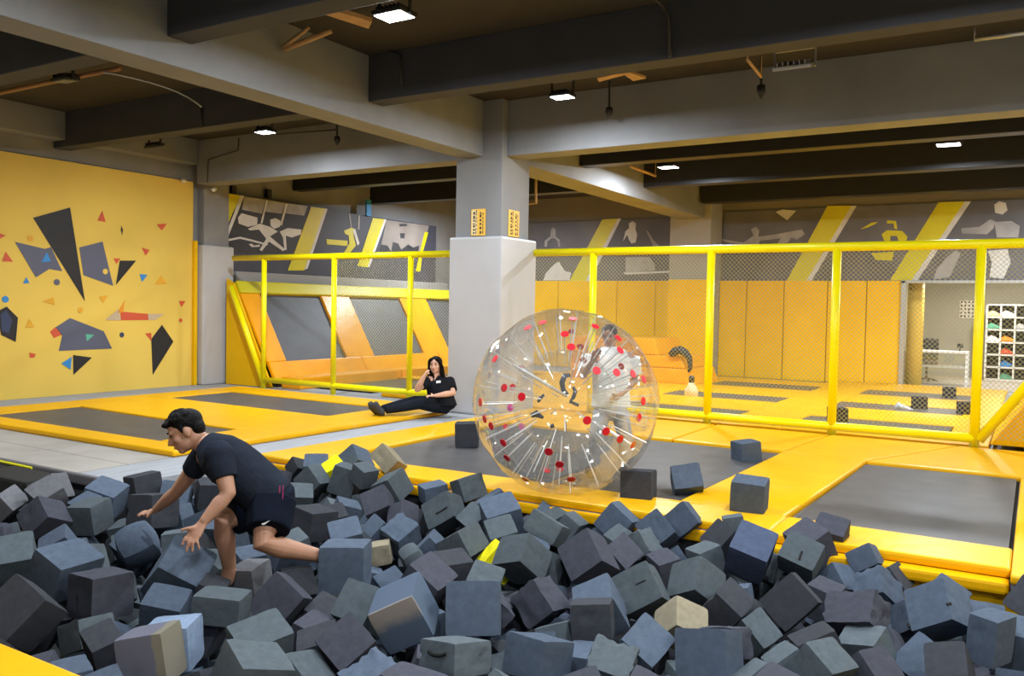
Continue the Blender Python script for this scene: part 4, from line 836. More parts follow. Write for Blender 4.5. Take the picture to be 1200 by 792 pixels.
["c117",[-3.948,3.226,-0.232],[0.077,-0.541,-0.812,0.207],[0.197,0.152,0.203],"purple",45,[244,741]],
["c118",[-2.969,2.97,-0.188],[0.112,-0.693,-0.662,0.263],[0.213,0.205,0.222],"green",105,[352,800]],
["c119",[-3.793,2.874,-0.145],[0.31,-0.359,-0.643,0.602],[0.246,0.229,0.243],"sky",108,[203,754]],
["c120",[-4.301,3.525,-0.179],[0.112,-0.457,-0.872,0.139],[0.206,0.158,0.204],"dark",32,[246,699]],
["c122",[-1.534,5.104,-0.152],[0.317,-0.673,-0.652,0.146],[0.225,0.202,0.224],"dark",134,[851,711]],
["c123",[-1.388,4.622,-0.184],[0.428,-0.659,-0.424,0.45],[0.213,0.167,0.212],"purple",31,[850,753]],
["c124",[-0.911,4.746,-0.179],[0.018,0.945,0.239,0.222],[0.218,0.242,0.238],"dark",63,[961,766]],
["c125",[-5.97,3.569,-0.162],[0.227,-0.848,-0.442,-0.184],[0.207,0.224,0.226],"blue",40,[71,643]],
["c126",[-6.819,4.32,-0.145],[0.184,-0.695,-0.689,-0.092],[0.202,0.222,0.223],"blue",18,[104,598]],
["L1",[-1.962,7.103,0.114],[0.737,-0.673,-0.024,0.055],[0.276,0.284,0.278],"blue",123,[879,581]],
["L2",[-2.716,9.633,0.061],[0.657,-0.631,-0.32,0.262],[0.251,0.25,0.246],"blue",51,[874,530]],
["L3",[-2.665,7.536,0.072],[0.434,-0.867,-0.241,0.034],[0.264,0.244,0.252],"blue",75,[805,565]],
["L4",[-2.934,7.045,0.098],[0.671,-0.735,-0.082,0.053],[0.277,0.263,0.269],"dark",94,[748,568]],
["L5",[-5.771,8.501,0.113],[0.687,-0.681,-0.189,0.167],[0.274,0.286,0.276],"dark",36,[547,509]],
["",[-5.607,4.927,-0.082],[0.068,-0.126,-0.153,0.978],[0.223,0.221,0.226],"",18,[285,596]],
["",[-5.491,4.445,-0.1],[0.831,-0.154,0.502,0.183],[0.217,0.205,0.206],"",20,[240,615]],
["",[-4.983,3.918,-0.095],[0.939,0.202,-0.265,0.084],[0.201,0.211,0.221],"",14,[224,645]],
["",[-4.972,4.195,-0.074],[0.994,0.068,-0.066,-0.048],[0.259,0.253,0.247],"",39,[262,632]],
["",[-6.163,3.104,-0.067],[0.02,-0.093,0.016,0.995],[0.23,0.223,0.236],"",3,[-24,640]],
["",[-5.696,5.333,-0.084],[0.798,-0.256,0.255,0.483],[0.242,0.242,0.246],"",3,[319,585]],
["",[-4.947,4.54,-0.077],[0.593,0.244,-0.112,-0.759],[0.207,0.204,0.196],"",11,[308,621]],
["",[-6.34,5.965,-0.137],[0.502,-0.115,0.097,0.852],[0.25,0.26,0.265],"",6,[322,567]],
["",[-1.87,3.113,-0.116],[0.589,-0.325,-0.077,-0.736],[0.25,0.254,0.247],"",27,[597,840]],
["",[-5.234,3.273,-0.085],[0.15,0.266,-0.089,-0.948],[0.226,0.225,0.213],"",16,[97,663]],
["",[-3.904,6.202,-0.088],[0.884,0.205,-0.164,-0.386],[0.239,0.246,0.258],"",8,[580,596]],
["",[-5.419,5.131,-0.122],[0.886,-0.163,-0.114,0.42],[0.216,0.208,0.203],"",5,[325,600]],
["",[-1.071,6.148,-0.213],[0.881,-0.03,0.38,-0.281],[0.21,0.207,0.2],"",48,[983,685]],
["",[-2.909,5.281,-0.191],[0.456,0.491,0.156,-0.726],[0.211,0.215,0.205],"",29,[637,664]],
["",[-5.67,3.97,-0.221],[0.401,0.502,-0.243,-0.726],[0.228,0.235,0.242],"",17,[159,645]],
["",[-2.74,4.306,-0.181],[0.425,-0.144,-0.364,0.816],[0.205,0.212,0.197],"",29,[573,715]],
["",[-5.094,5.629,-0.18],[0.44,-0.171,0.012,-0.882],[0.203,0.21,0.195],"",27,[405,601]],
["",[-0.417,6.022,-0.157],[0.762,0.259,0.055,0.591],[0.205,0.208,0.207],"",5,[1106,703]],
["",[-5.655,3.463,-0.162],[0.656,0.584,0.169,0.447],[0.235,0.231,0.241],"",3,[85,656]],
["",[-5.445,4.179,-0.187],[0.921,0.024,-0.065,-0.383],[0.218,0.222,0.207],"",23,[210,638]],
["",[-4.669,3.82,-0.184],[0.126,0.178,-0.57,0.792],[0.253,0.254,0.241],"",15,[245,673]],
["",[-3.498,6.095,-0.219],[0.982,0.148,0.064,-0.093],[0.195,0.205,0.194],"",4,[620,625]],
["",[-4.078,4.432,-0.194],[0.988,-0.047,0.125,0.074],[0.205,0.216,0.208],"",3,[396,666]],
["",[-3.823,5.181,-0.205],[0.223,-0.363,-0.06,-0.903],[0.201,0.209,0.211],"",30,[506,646]],
["",[-3.297,2.635,-0.2],[0.163,0.212,-0.082,-0.96],[0.207,0.2,0.201],"",33,[232,814]],
["",[-6.655,5.064,-0.154],[0.377,-0.217,0.166,0.885],[0.244,0.253,0.248],"",29,[206,584]],
["",[-3.173,5.546,-0.214],[0.849,-0.372,-0.244,-0.285],[0.203,0.2,0.209],"",6,[621,650]],
["",[-1.484,6.24,-0.21],[0.346,-0.139,-0.088,-0.924],[0.194,0.213,0.2],"",26,[915,668]],
["",[-0.18,5.707,-0.183],[0.548,-0.351,0.322,0.688],[0.202,0.206,0.214],"",18,[1153,736]],
["",[-4.431,4.306,-0.189],[0.715,0.619,-0.044,-0.322],[0.211,0.227,0.231],"",28,[338,660]],
["",[-5.054,3.38,-0.241],[0.081,0.409,0.237,0.877],[0.19,0.199,0.185],"",9,[134,692]],
["",[-7.002,3.642,-0.289],[0.736,0.597,0.203,-0.246],[0.211,0.207,0.193],"",7,[-6,634]],
["",[-4.704,5.466,-0.33],[0.314,-0.234,0.086,0.916],[0.234,0.231,0.228],"",5,[431,634]],
["",[-7.207,3.834,-0.326],[0.978,0.052,-0.168,-0.116],[0.182,0.192,0.184],"",8,[6,629]],
["",[-5.564,5.899,-0.313],[0.256,-0.411,-0.217,0.847],[0.209,0.206,0.208],"",4,[384,602]],
["",[-6.751,5.443,-0.336],[0.912,-0.056,-0.014,-0.405],[0.208,0.209,0.218],"",4,[238,596]],
["",[-2.262,4.083,-0.286],[0.215,0.147,-0.292,-0.92],[0.214,0.218,0.221],"",4,[632,771]],
["",[-2.724,4.986,-0.322],[0.65,-0.195,0.066,0.731],[0.23,0.213,0.214],"",7,[640,705]],
["",[-3.112,5.358,-0.288],[0.285,-0.273,0.361,0.845],[0.183,0.182,0.192],"",7,[614,671]],
["",[-2.278,3.737,-0.265],[0.479,-0.191,0.388,-0.764],[0.204,0.203,0.197],"",24,[591,792]],
["",[-3.056,4.027,-0.265],[0.078,-0.687,0.081,0.718],[0.21,0.218,0.229],"",16,[491,735]],
["",[-4.704,6.092,-0.291],[0.607,-0.143,0.174,0.762],[0.21,0.221,0.209],"",13,[485,610]],
["",[-3.673,4.501,-0.285],[0.078,0.303,-0.159,0.936],[0.2,0.194,0.2],"",35,[456,691]],
["",[-5.231,3.032,-0.293],[0.846,-0.321,0.416,0.092],[0.231,0.215,0.219],"",6,[54,713]],
["",[-5.345,5.754,-0.246],[0.271,0.134,0.147,0.942],[0.202,0.197,0.197],"",6,[392,602]],
["",[-2.603,3.518,-0.254],[0.293,-0.161,-0.067,-0.94],[0.201,0.197,0.193],"",10,[502,790]],
["",[-1.405,5.287,-0.306],[0.571,0.31,0.22,0.727],[0.2,0.21,0.192],"",13,[885,734]],
["",[-6.423,4.82,-0.29],[0.113,-0.042,0.292,-0.949],[0.224,0.236,0.236],"",5,[198,611]],
["",[-5.31,6.144,-0.265],[0.745,-0.056,0.008,-0.665],[0.209,0.217,0.221],"",8,[429,595]],
["",[-5.991,4.087,-0.278],[0.556,0.152,-0.163,-0.801],[0.201,0.2,0.196],"",11,[145,642]],
["",[-5.786,6.176,-0.331],[0.958,-0.263,-0.036,-0.107],[0.198,0.203,0.216],"",7,[388,594]],
["",[-2.727,4.67,-0.289],[0.759,-0.031,-0.129,0.638],[0.184,0.191,0.192],"",24,[611,715]],
["",[-2.388,4.931,-0.302],[0.867,0.062,-0.279,0.408],[0.187,0.187,0.205],"",4,[688,716]],
["",[-7.984,4.337,-0.298],[0.46,-0.159,0.32,-0.813],[0.205,0.204,0.206],"",6,[18,596]],
["",[-2.97,6.26,-0.292],[0.611,-0.486,-0.086,-0.619],[0.196,0.206,0.21],"",4,[698,642]],
["",[-4.948,2.81,-0.282],[0.346,-0.349,-0.356,0.795],[0.235,0.231,0.222],"",29,[43,734]],
["",[-2.278,6.195,-0.294],[0.19,0.315,-0.053,-0.929],[0.215,0.208,0.218],"",11,[789,662]],
["",[-4.22,2.4,-0.27],[0.927,0.179,-0.084,0.319],[0.181,0.191,0.18],"",16,[44,797]],
["",[-3.605,3.807,-0.283],[0.964,0.087,0.216,0.13],[0.238,0.227,0.226],"",39,[381,729]],
["",[-2.704,5.463,-0.302],[0.757,0.512,0.121,0.388],[0.22,0.214,0.213],"",11,[680,680]],
["",[-4.432,5.102,-0.301],[0.357,-0.404,0.356,-0.764],[0.2,0.191,0.199],"",3,[426,648]],
["",[-2.0,4.091,-0.289],[0.723,-0.034,-0.054,0.688],[0.232,0.216,0.224],"",41,[683,784]],
["",[-4.401,5.587,-0.316],[0.862,0.408,-0.068,0.294],[0.227,0.228,0.213],"",3,[474,635]],
["",[-1.308,5.572,-0.296],[0.9,0.142,0.405,0.076],[0.199,0.201,0.203],"",4,[917,720]],
["",[-1.609,5.586,-0.281],[0.646,-0.122,-0.041,0.753],[0.207,0.21,0.213],"",9,[863,706]],
["",[-3.441,3.546,-0.255],[0.161,-0.041,-0.677,-0.717],[0.195,0.199,0.203],"",45,[368,747]],
["",[-0.662,5.275,-0.288],[0.704,-0.47,0.003,0.533],[0.209,0.199,0.21],"",18,[1036,763]],
["",[-0.436,5.095,-0.269],[0.898,-0.344,0.259,-0.092],[0.231,0.235,0.24],"",96,[1083,783]],
["",[-6.331,4.373,-0.284],[0.84,0.157,0.012,-0.519],[0.22,0.23,0.22],"",11,[152,625]],
["",[-1.715,6.053,-0.265],[0.49,0.003,0.31,-0.815],[0.2,0.186,0.192],"",12,[869,678]],
["",[-1.351,6.036,-0.309],[0.571,0.228,0.174,-0.769],[0.191,0.196,0.193],"",3,[929,698]],
["",[-6.047,6.26,-0.257],[0.794,0.337,0.037,-0.505],[0.185,0.182,0.193],"",3,[372,580]],
["",[-2.297,4.352,-0.289],[0.257,-0.015,0.602,-0.756],[0.2,0.198,0.191],"",34,[653,752]],
["",[-4.785,3.498,-0.271],[0.488,0.161,-0.078,-0.854],[0.189,0.184,0.191],"",4,[183,700]],
["",[-0.244,5.786,-0.419],[0.122,-0.378,-0.253,0.882],[0.199,0.203,0.207],"",5,[1137,773]],
["",[-5.745,4.235,-0.411],[0.999,0.033,-0.019,0.004],[0.208,0.197,0.21],"",3,[188,662]],
["",[-1.577,6.26,-0.411],[0.881,-0.056,-0.064,-0.465],[0.195,0.19,0.194],"",18,[900,697]],
["",[-1.859,4.651,-0.37],[0.663,0.138,0.119,-0.726],[0.189,0.184,0.19],"",13,[758,767]],
["",[-3.751,3.256,-0.432],[0.637,0.101,-0.127,-0.753],[0.206,0.204,0.196],"",3,[277,789]],
["",[-6.663,4.425,-0.422],[0.971,-0.208,0.092,0.077],[0.204,0.214,0.208],"",8,[130,636]],
["",[-4.479,2.987,-0.381],[0.441,-0.418,0.173,-0.775],[0.229,0.224,0.233],"",11,[132,763]],
["",[-2.828,3.882,-0.396],[0.987,-0.094,-0.123,-0.027],[0.234,0.236,0.227],"",10,[510,781]],
["",[-4.147,4.811,-0.401],[0.601,-0.687,-0.211,0.349],[0.209,0.195,0.198],"",7,[429,682]],
["",[-2.83,4.299,-0.381],[0.757,0.225,-0.355,-0.5],[0.208,0.208,0.201],"",6,[557,750]],
["",[-3.341,5.364,-0.418],[0.756,-0.206,0.383,-0.488],[0.207,0.194,0.202],"",6,[584,684]],
["",[-3.073,4.93,-0.405],[0.726,-0.029,-0.121,-0.676],[0.199,0.199,0.194],"",4,[583,710]],
["",[-1.148,5.936,-0.371],[0.331,-0.13,-0.429,0.83],[0.205,0.196,0.205],"",5,[961,720]],
["",[-4.15,5.364,-0.394],[0.3,-0.078,0.308,-0.9],[0.197,0.216,0.208],"",4,[483,659]],
["",[-4.38,6.111,-0.381],[0.295,-0.133,-0.364,0.873],[0.208,0.208,0.197],"",4,[520,628]],
["",[-1.147,5.053,-0.394],[0.667,0.396,0.291,0.561],[0.197,0.209,0.212],"",3,[923,777]],
["",[-4.847,4.951,-0.396],[0.32,-0.357,-0.129,0.868],[0.213,0.22,0.228],"",7,[364,657]],
["",[-1.558,4.205,-0.413],[0.968,-0.165,0.156,-0.109],[0.211,0.215,0.22],"",9,[783,826]],
["",[-0.679,5.823,-0.408],[0.409,0.33,-0.112,-0.843],[0.179,0.187,0.186],"",3,[1046,750]],
["",[-0.158,5.327,-0.428],[0.353,0.008,-0.026,-0.935],[0.225,0.236,0.245],"",14,[1152,813]],
["",[-5.133,3.655,-0.447],[0.415,0.215,0.071,0.881],[0.183,0.194,0.189],"",7,[169,711]],
["",[-3.365,4.105,-0.42],[0.024,-0.366,0.26,-0.893],[0.213,0.226,0.224],"",3,[453,747]],
["",[-3.387,4.522,-0.4],[0.767,0.19,-0.063,-0.609],[0.207,0.205,0.202],"",4,[498,719]],
["",[-5.117,5.985,-0.397],[0.808,0.17,-0.393,0.405],[0.207,0.201,0.206],"",5,[434,619]],
["",[-2.522,4.112,-0.412],[0.079,0.185,0.129,0.971],[0.233,0.228,0.214],"",17,[589,782]],
["",[-2.035,5.138,-0.402],[0.896,0.101,-0.217,-0.374],[0.189,0.185,0.183],"",4,[762,736]],
["",[-1.913,4.937,-0.398],[0.903,0.031,-0.099,-0.416],[0.188,0.191,0.193],"",6,[769,752]],
["",[-4.889,3.092,-0.438],[0.853,-0.191,0.434,0.217],[0.24,0.232,0.225],"",3,[103,750]],
["",[-0.128,5.026,-0.388],[0.778,-0.129,-0.575,-0.218],[0.211,0.213,0.217],"",9,[1157,831]],
["",[-2.513,4.742,-0.406],[0.658,0.222,-0.266,0.669],[0.185,0.196,0.185],"",10,[652,741]],
["",[-6.581,4.141,-0.408],[0.864,0.386,0.298,-0.127],[0.201,0.196,0.197],"",5,[100,645]],
["",[-1.149,5.364,-0.422],[0.066,0.34,0.375,0.86],[0.195,0.191,0.193],"",12,[937,762]],
["",[-2.533,3.819,-0.383],[0.867,0.312,0.089,-0.378],[0.207,0.212,0.201],"",13,[553,798]],
["",[-4.196,3.238,-0.383],[0.968,0.085,0.155,-0.178],[0.197,0.205,0.191],"",5,[213,759]],
["",[-3.084,3.598,-0.373],[0.178,0.255,0.097,0.945],[0.2,0.188,0.185],"",3,[431,784]],
["",[-2.61,5.198,-0.402],[0.924,-0.267,-0.218,-0.168],[0.21,0.204,0.212],"",7,[674,712]],
["",[-1.558,4.466,-0.397],[0.319,-0.034,-0.044,-0.946],[0.183,0.189,0.185],"",15,[803,801]],
["",[-6.003,4.079,-0.563],[0.771,0.097,-0.313,-0.547],[0.215,0.219,0.222],"",4,[143,684]],
["",[-4.405,3.478,-0.55],[0.891,0.179,0.04,0.415],[0.189,0.195,0.189],"",3,[225,767]],
["",[-4.651,5.71,-0.547],[0.905,0.215,0.185,-0.316],[0.228,0.237,0.226],"",6,[458,657]],
["",[-2.206,5.023,-0.572],[0.307,0.39,0.386,0.778],[0.218,0.208,0.206],"",4,[724,766]],
["",[-4.963,3.454,-0.532],[0.994,0.089,0.01,0.068],[0.23,0.212,0.231],"",20,[156,742]],
["",[-3.078,4.024,-0.57],[0.655,0.323,0.398,-0.556],[0.24,0.227,0.241],"",8,[487,793]],
["",[-2.719,4.491,-0.515],[0.516,-0.236,-0.381,-0.73],[0.23,0.222,0.218],"",9,[595,768]],
["",[-5.698,3.924,-0.554],[0.152,0.107,0.065,0.98],[0.218,0.216,0.231],"",5,[150,698]],
["",[-4.654,3.807,-0.676],[0.757,0.204,0.155,0.601],[0.232,0.241,0.228],"",4,[245,759]],
["",[-4.241,3.322,-0.691],[0.969,0.041,0.199,-0.139],[0.208,0.203,0.201],"",3,[221,811]]]''')
TONE = {'blue': (.080, .103, .142), 'green': (.088, .106, .118), 'purple': (.062, .064, .082), 'dark': (.042, .044, .052), 'light': (.16, .16, .172), 'tan': (.28, .24, .165), 'yellow': (.85, .75, .01), 'navy': (.070, .090, .145), 'sky': (.20, .26, .36), '': (.085, .094, .108)}  # blue made bluer: bluish light on camera-facing faces put into the colour
TWORD = {'blue': 'blue grey', 'green': 'green grey', 'purple': 'plum grey', 'dark': 'charcoal', 'light': 'pale grey', 'tan': 'tan', 'yellow': 'bright yellow', 'navy': 'navy', 'sky': 'pale blue', '': 'slate grey'}
def foam_mesh(k):
    rnd = random.Random(100+k); bm = bmesh.new()
    bmesh.ops.create_cube(bm, size=1)
    bmesh.ops.subdivide_edges(bm, edges=bm.edges[:], cuts=7, use_grid_fill=True)
    off = V(rnd.uniform(0, 50), rnd.uniform(0, 50), rnd.uniform(0, 50)); amp = (.010, .014, .02, .03, .022, .012, .045, .016)[k % 8]
    dents = [(V(*[rnd.uniform(-.5, .5) for _ in range(3)]), rnd.uniform(.10, .2), rnd.uniform(.02, .09)) for _ in range(1+k % 3)]
    ridge = k % 8 == 6
    for d in dents:
        a = rnd.randrange(3); d[0][a] = .5*rnd.choice((-1, 1))
    for v in bm.verts:
        p = v.co.copy(); n8 = V(*[math.copysign(abs(2*c)**9, c) for c in p]); n8 = n8.normalized() if n8.length > 0 else p
        # rounded edges: pull towards superellipsoid
        m = sorted(abs(c) for c in p); edge = max(0, m[1]*2-.86)/.14; corner = max(0, m[0]*2-.86)/.14
        q = p*(1-.012*edge-.022*corner)
        q += n8*(noise.noise(p*1.6+off)*amp + noise.noise(p*5+off)*amp*.35)
        if ridge: q += n8*(.03*math.sin(18*(p.x+.4*noise.noise(p*3+off))))
        for c, r, dep in dents:
            t = (p-c).length/r
            if t < 1: q -= n8*dep*(1-t*t)**2
        v.co = q
    me = bpy.data.meshes.new('foam_cube'); bm.to_mesh(me); bm.free(); me.materials.append(M['foam'])
    me.set_sharp_from_angle(angle=math.radians(40)) if hasattr(me, 'set_sharp_from_angle') else None
    for p in me.polygons: p.use_smooth = True
    return me
FM = [foam_mesh(k) for k in range(16)]
rm = FM[11].copy()
for v in rm.vertices:
    n = v.co.normalized(); v.co = v.co*.42 + n*.60*.58
FM.append(rm)
# foam with a differently coloured half (worn tan) : gradient fixed in the block's own space
def two_tone(name, axis, cut, ca, cb, soft=.12, cond=None):
    m = node_mat(name, ca, .95, 0, bump=.35, bscale=120, spec=.15); nt = m.node_tree; N = nt.nodes; L = nt.links; b = N['Principled BSDF']
    tc = N.new('ShaderNodeTexCoord'); sp = N.new('ShaderNodeSeparateXYZ'); L.new(tc.outputs['Object'], sp.inputs[0])
    nz = N.new('ShaderNodeTexNoise'); nz.inputs['Scale'].default_value = 3; L.new(tc.outputs['Object'], nz.inputs['Vector'])
    ad = N.new('ShaderNodeMath'); ad.operation = 'MULTIPLY_ADD'; ad.inputs[1].default_value = .25; L.new(nz.outputs['Fac'], ad.inputs[0]); L.new(sp.outputs[axis], ad.inputs[2])
    mr = N.new('ShaderNodeMapRange'); mr.inputs['From Min'].default_value = cut-soft; mr.inputs['From Max'].default_value = cut+soft; L.new(ad.outputs[0], mr.inputs['Value'])
    src = mr.outputs['Result']
    if cond:
        c2 = N.new('ShaderNodeMapRange'); c2.inputs['From Min'].default_value = cond[1]-.03; c2.inputs['From Max'].default_value = cond[1]+.03; L.new(sp.outputs[cond[0]], c2.inputs['Value'])
        mxx = N.new('ShaderNodeMath'); mxx.operation = 'MAXIMUM'; L.new(src, mxx.inputs[0]); L.new(c2.outputs['Result'], mxx.inputs[1]); src = mxx.outputs[0]
    mx = N.new('ShaderNodeMix'); mx.data_type = 'RGBA'; mx.inputs['A'].default_value = (*ca, 1); mx.inputs['B'].default_value = (*cb, 1)
    L.new(src, mx.inputs['Factor']); L.new(mx.outputs['Result'], b.inputs['Base Color']); return m
LAB = {
 'stripe': 'big blue grey foam cube whose front face is stained tan along its upper half',
 'square': 'blue grey foam cube facing the viewer squarely, just right of the tan-stained cube',
 'undersq': 'foam block with a dent, lying right under the squarely facing blue cube',
 'c4a': 'green grey foam cube on top of another at the bottom edge, left of centre',
 'c4b': 'green grey foam cube at the bottom edge with a pale left face, left of centre',
 'tanstripe': 'plum grey foam cube with a tan right side at the lower left',
 'c6': 'large dark foam cube with a small hole in its left face, lower left',
 'c7': 'dark foam cube hanging over the yellow near edge at the lower left',
 'c8': 'blue grey foam cube with a flat top behind the cube with the hole',
 'c9': 'rounded foam block under the far hand of the crouching man',
 'c10': 'plum grey foam cube with a pointed top near the left edge',
 'c11': 'pale grey foam cube tilted against the dark corner at the far left',
 'c12': 'small pale grey foam piece at the far left corner of the pit',
 'c13': 'pale grey rounded foam block at the left edge under the yellow strip',
 'c14': 'green grey foam block cut by the left edge of the photo',
 'c15': 'green grey foam block left of the rounded block',
 'c16': 'blue grey foam cube at the far pit edge below the tan boards',
 'c17': 'charcoal foam cube with a pale top at the far pit edge left of the man',
 'c18': 'wide charcoal foam cube beneath the far forearm of the man',
 'c19': 'big navy grey foam cube under the spread near hand of the man',
 'c33': 'blue grey foam cube with a squared front beside the foot of the man',
 'c20': 'green grey foam cube standing on edge behind the hip of the man',
 'c22': 'foam cube with a pale flat top right behind the shorts of the man',
 'c23': 'large green grey foam cube under the small yellow foam piece',
 'c25': 'blue grey foam cube with a peaked top next to the yellow foam piece',
 'tan26': 'tan foam cube at the pit edge next to the grey walkway',
 'c27': 'green grey foam cube tipped on a corner below the tan cube at the pit edge',
 'c28': 'plum grey foam cube below the tipped green cube, right of the man',
 'c30': 'foam cube with a bright blue grey diamond top, left of centre',
 'tan34': 'small tan and brown foam piece beside the squared cube at the foot of the man',
 'c35': 'green grey foam cube with a slit in its front face',
 'c37': 'green grey foam cube against the yellow pad to the left of the clear ball',
 'c39': 'blue grey foam cube leaning under the left rim of the clear ball',
 'yel42': 'bright yellow foam piece in the middle of the pit',
 'yel111': 'bright yellow foam piece at the pit edge by the grey walkway',
 'c43': 'green grey foam cube just right of the yellow piece in the middle of the pit',
 'c44': 'green grey foam cube with a pale slanted top below the clear ball',
 'c45': 'large plum foam cube with a pointed top in the middle of the pit',
 'c49': 'blue grey foam cube with a sharp peak below the dark cube at the pit edge',
 'c50': 'blue grey foam cube tilted at the pit edge beneath the gangway pad',
 'c52': 'small plum foam cube right of the large plum one',
 'c56': 'green grey foam cube with a cut line across its face, right of centre',
 'c57': 'blue foam cube showing a triangular face in the middle of the pit',
 'c58': 'charcoal foam cube standing upright below the triangular blue face',
 'c59': 'crumpled plum foam block in the middle of the pit',
 'c60': 'pale blue foam cube at the bottom edge with a dark right face',
 'c61': 'wrinkled pale green foam cube at the bottom edge, right of centre',
 'c62': 'blue grey foam cube standing on a corner behind the wrinkled one',
 'tan63': 'tan foam cube in the lower right middle of the pit',
 'c64': 'big blue grey foam cube at the bottom edge below the tan cube',
 'c66': 'green grey foam cube with a pale left face right of centre',
 'c70': 'navy foam cube tilted forward below the cube on the gangway pad',
 'c71': 'green grey foam cube with a slit in its slanted top right of the navy cube',
 'c72': 'plum grey foam cube behind the slit one, against the yellow step',
 'c73': 'plum grey foam cube at the pit edge before the right trampoline',
 'c74': 'charcoal foam cube standing on a corner, lower right',
 'c76': 'crumpled plum foam cube with folds, right of the charcoal diamond',
 'c77': 'blue grey foam cube left of the big cube at the lower right',
 'c79': 'small charcoal foam cube against the yellow face of the pit edge',
 'c80': 'big blue grey foam cube with two nicks at the lower right',
 'c82': 'foam cube with a pale broad top at the bottom right',
 'c84': 'green grey foam cube with a peaked left face at the bottom edge, lower right',
 'c85': 'narrow green grey foam wedge left of the charcoal diamond',
 'c88': 'upright blue grey foam block near the right edge, left of the pair',
 'c89': 'upright blue grey foam block in the lower right corner',
 'c90': 'black foam cube cut by the right edge of the photo',
 'c92': 'large plum foam cube with a peaked top below the foot of the man',
 'c93a': 'foam block with a pale flat top in front of the large plum peak',
 'c93b': 'pale grey foam block under the near foot of the man',
 'c96': 'plum grey foam cube left of the tan-stained cube at the bottom',
 'c106': 'charcoal foam cube behind the ankle of the man',
 'c119': 'pale blue foam off-cut beside the tan-sided cube at the lower left',
 'L1': 'blue grey foam cube standing on the yellow gangway pad',
 'L2': 'blue grey foam cube standing on the far side of the large trampoline',
 'L3': 'dented blue grey foam cube lying on the near corner of the large trampoline',
 'L4': 'charcoal foam cube on the pad right of the clear ball',
 'L5': 'dark foam cube on the trampoline left of the clear ball',
}
SHORT = {'stripe': 'tan-stained cube', 'square': 'squarely facing blue cube', 'undersq': 'dented block under the square face', 'c4a': 'stacked green cube', 'tanstripe': 'tan-sided plum cube', 'c6': 'dark cube with the hole', 'c7': 'dark cube over the near yellow edge', 'c8': 'flat-topped blue cube on the left', 'c9': 'rounded block under the far hand', 'c10': 'pointed plum cube on the left', 'c11': 'pale tilted cube at the far left', 'c13': 'pale block at the left edge', 'c14': 'green block cut by the left edge', 'c15': 'green block beside the rounded block', 'c16': 'blue cube below the tan boards', 'c17': 'charcoal cube with the pale top', 'c18': 'wide charcoal cube under the forearm', 'c19': 'navy cube under the near hand', 'c33': 'squared cube beside the foot', 'c20': 'cube behind the hip', 'c22': 'flat-topped cube behind the shorts', 'c23': 'large green cube under the yellow piece', 'c25': 'peaked blue cube by the yellow piece', 'tan26': 'tan cube at the pit edge', 'c27': 'tipped green cube', 'c28': 'plum cube right of the man', 'c30': 'bright diamond-topped cube', 'tan34': 'small tan and brown piece', 'c35': 'green cube with the slit front', 'c37': 'green cube against the yellow pad', 'c39': 'blue cube under the ball rim', 'yel42': 'yellow piece in mid pit', 'c43': 'green cube beside the yellow piece', 'c44': 'pale slanted cube below the ball', 'c45': 'large pointed plum cube', 'c49': 'sharp blue peak', 'c50': 'tilted blue cube under the gangway', 'c52': 'small plum cube', 'c56': 'cube with the cut line', 'c57': 'triangular blue face', 'c58': 'upright charcoal cube', 'c59': 'crumpled plum block', 'c60': 'pale blue cube at the bottom edge', 'c61': 'wrinkled pale green cube', 'c62': 'blue diamond behind the wrinkled cube', 'tan63': 'tan cube at lower right', 'c64': 'big blue cube at the bottom edge', 'c66': 'green cube with the pale left face', 'c70': 'navy tilted cube', 'c71': 'slit-topped green cube', 'c72': 'plum cube against the yellow step', 'c73': 'plum cube before the right trampoline', 'c74': 'charcoal diamond', 'c76': 'crumpled cube with folds', 'c77': 'blue cube left of the nicked one', 'c79': 'small charcoal cube on the yellow face', 'c80': 'big nicked cube', 'c82': 'pale broad-topped cube', 'c84': 'peaked cube at the bottom edge', 'c88': 'upright block left of the pair', 'c89': 'upright block in the corner', 'c90': 'black cube at the right edge', 'c92': 'large plum peak below the foot', 'c93a': 'flat pale block before the plum peak', 'c93b': 'pale block under the near foot', 'c96': 'plum cube left of the tan-stained one', 'c106': 'charcoal cube behind the ankle', 'c119': 'pale blue off-cut'}
POS = {r[0]: r[6] for r in FOAM if r[0] in SHORT}
SEEN = {}
def auto_label(pxy, tone, cnt):
    cand = sorted(POS, key=lambda n: (POS[n][0]-pxy[0])**2+1.6*(POS[n][1]-pxy[1])**2)
    size = 'large' if cnt > 110 else ('mostly hidden' if cnt < 40 else 'half hidden')
    for n in cand[:4]:
        dx = pxy[0]-POS[n][0]; dy = (pxy[1]-POS[n][1])*1.3
        if abs(dx) > abs(dy): dr = ['right of the', 'left of the'][dx < 0]
        else: dr = ['before the', 'behind the'][dy < 0]
        lb = '%s %s foam cube %s %s' % (size, tone, dr, SHORT[n])
        if lb not in SEEN: SEEN[lb] = 1; return lb
    SEEN[lb] += 1
    return lb + (', farther off' if SEEN[lb] == 2 else ', farthest off')
MESHK = {'stripe': 0, 'square': 0, 'c64': 1, 'c6': 3, 'c9': 16, 'c103': 16, 'c61': 6, 'c59': 14, 'c76': 6, 'c74': 8, 'c33': 0, 'c70': 9, 'c45': 1, 'c66': 8, 'c80': 9, 'L1': 0, 'L2': 1, 'L4': 8, 'L3': 3}
rr = random.Random(11)
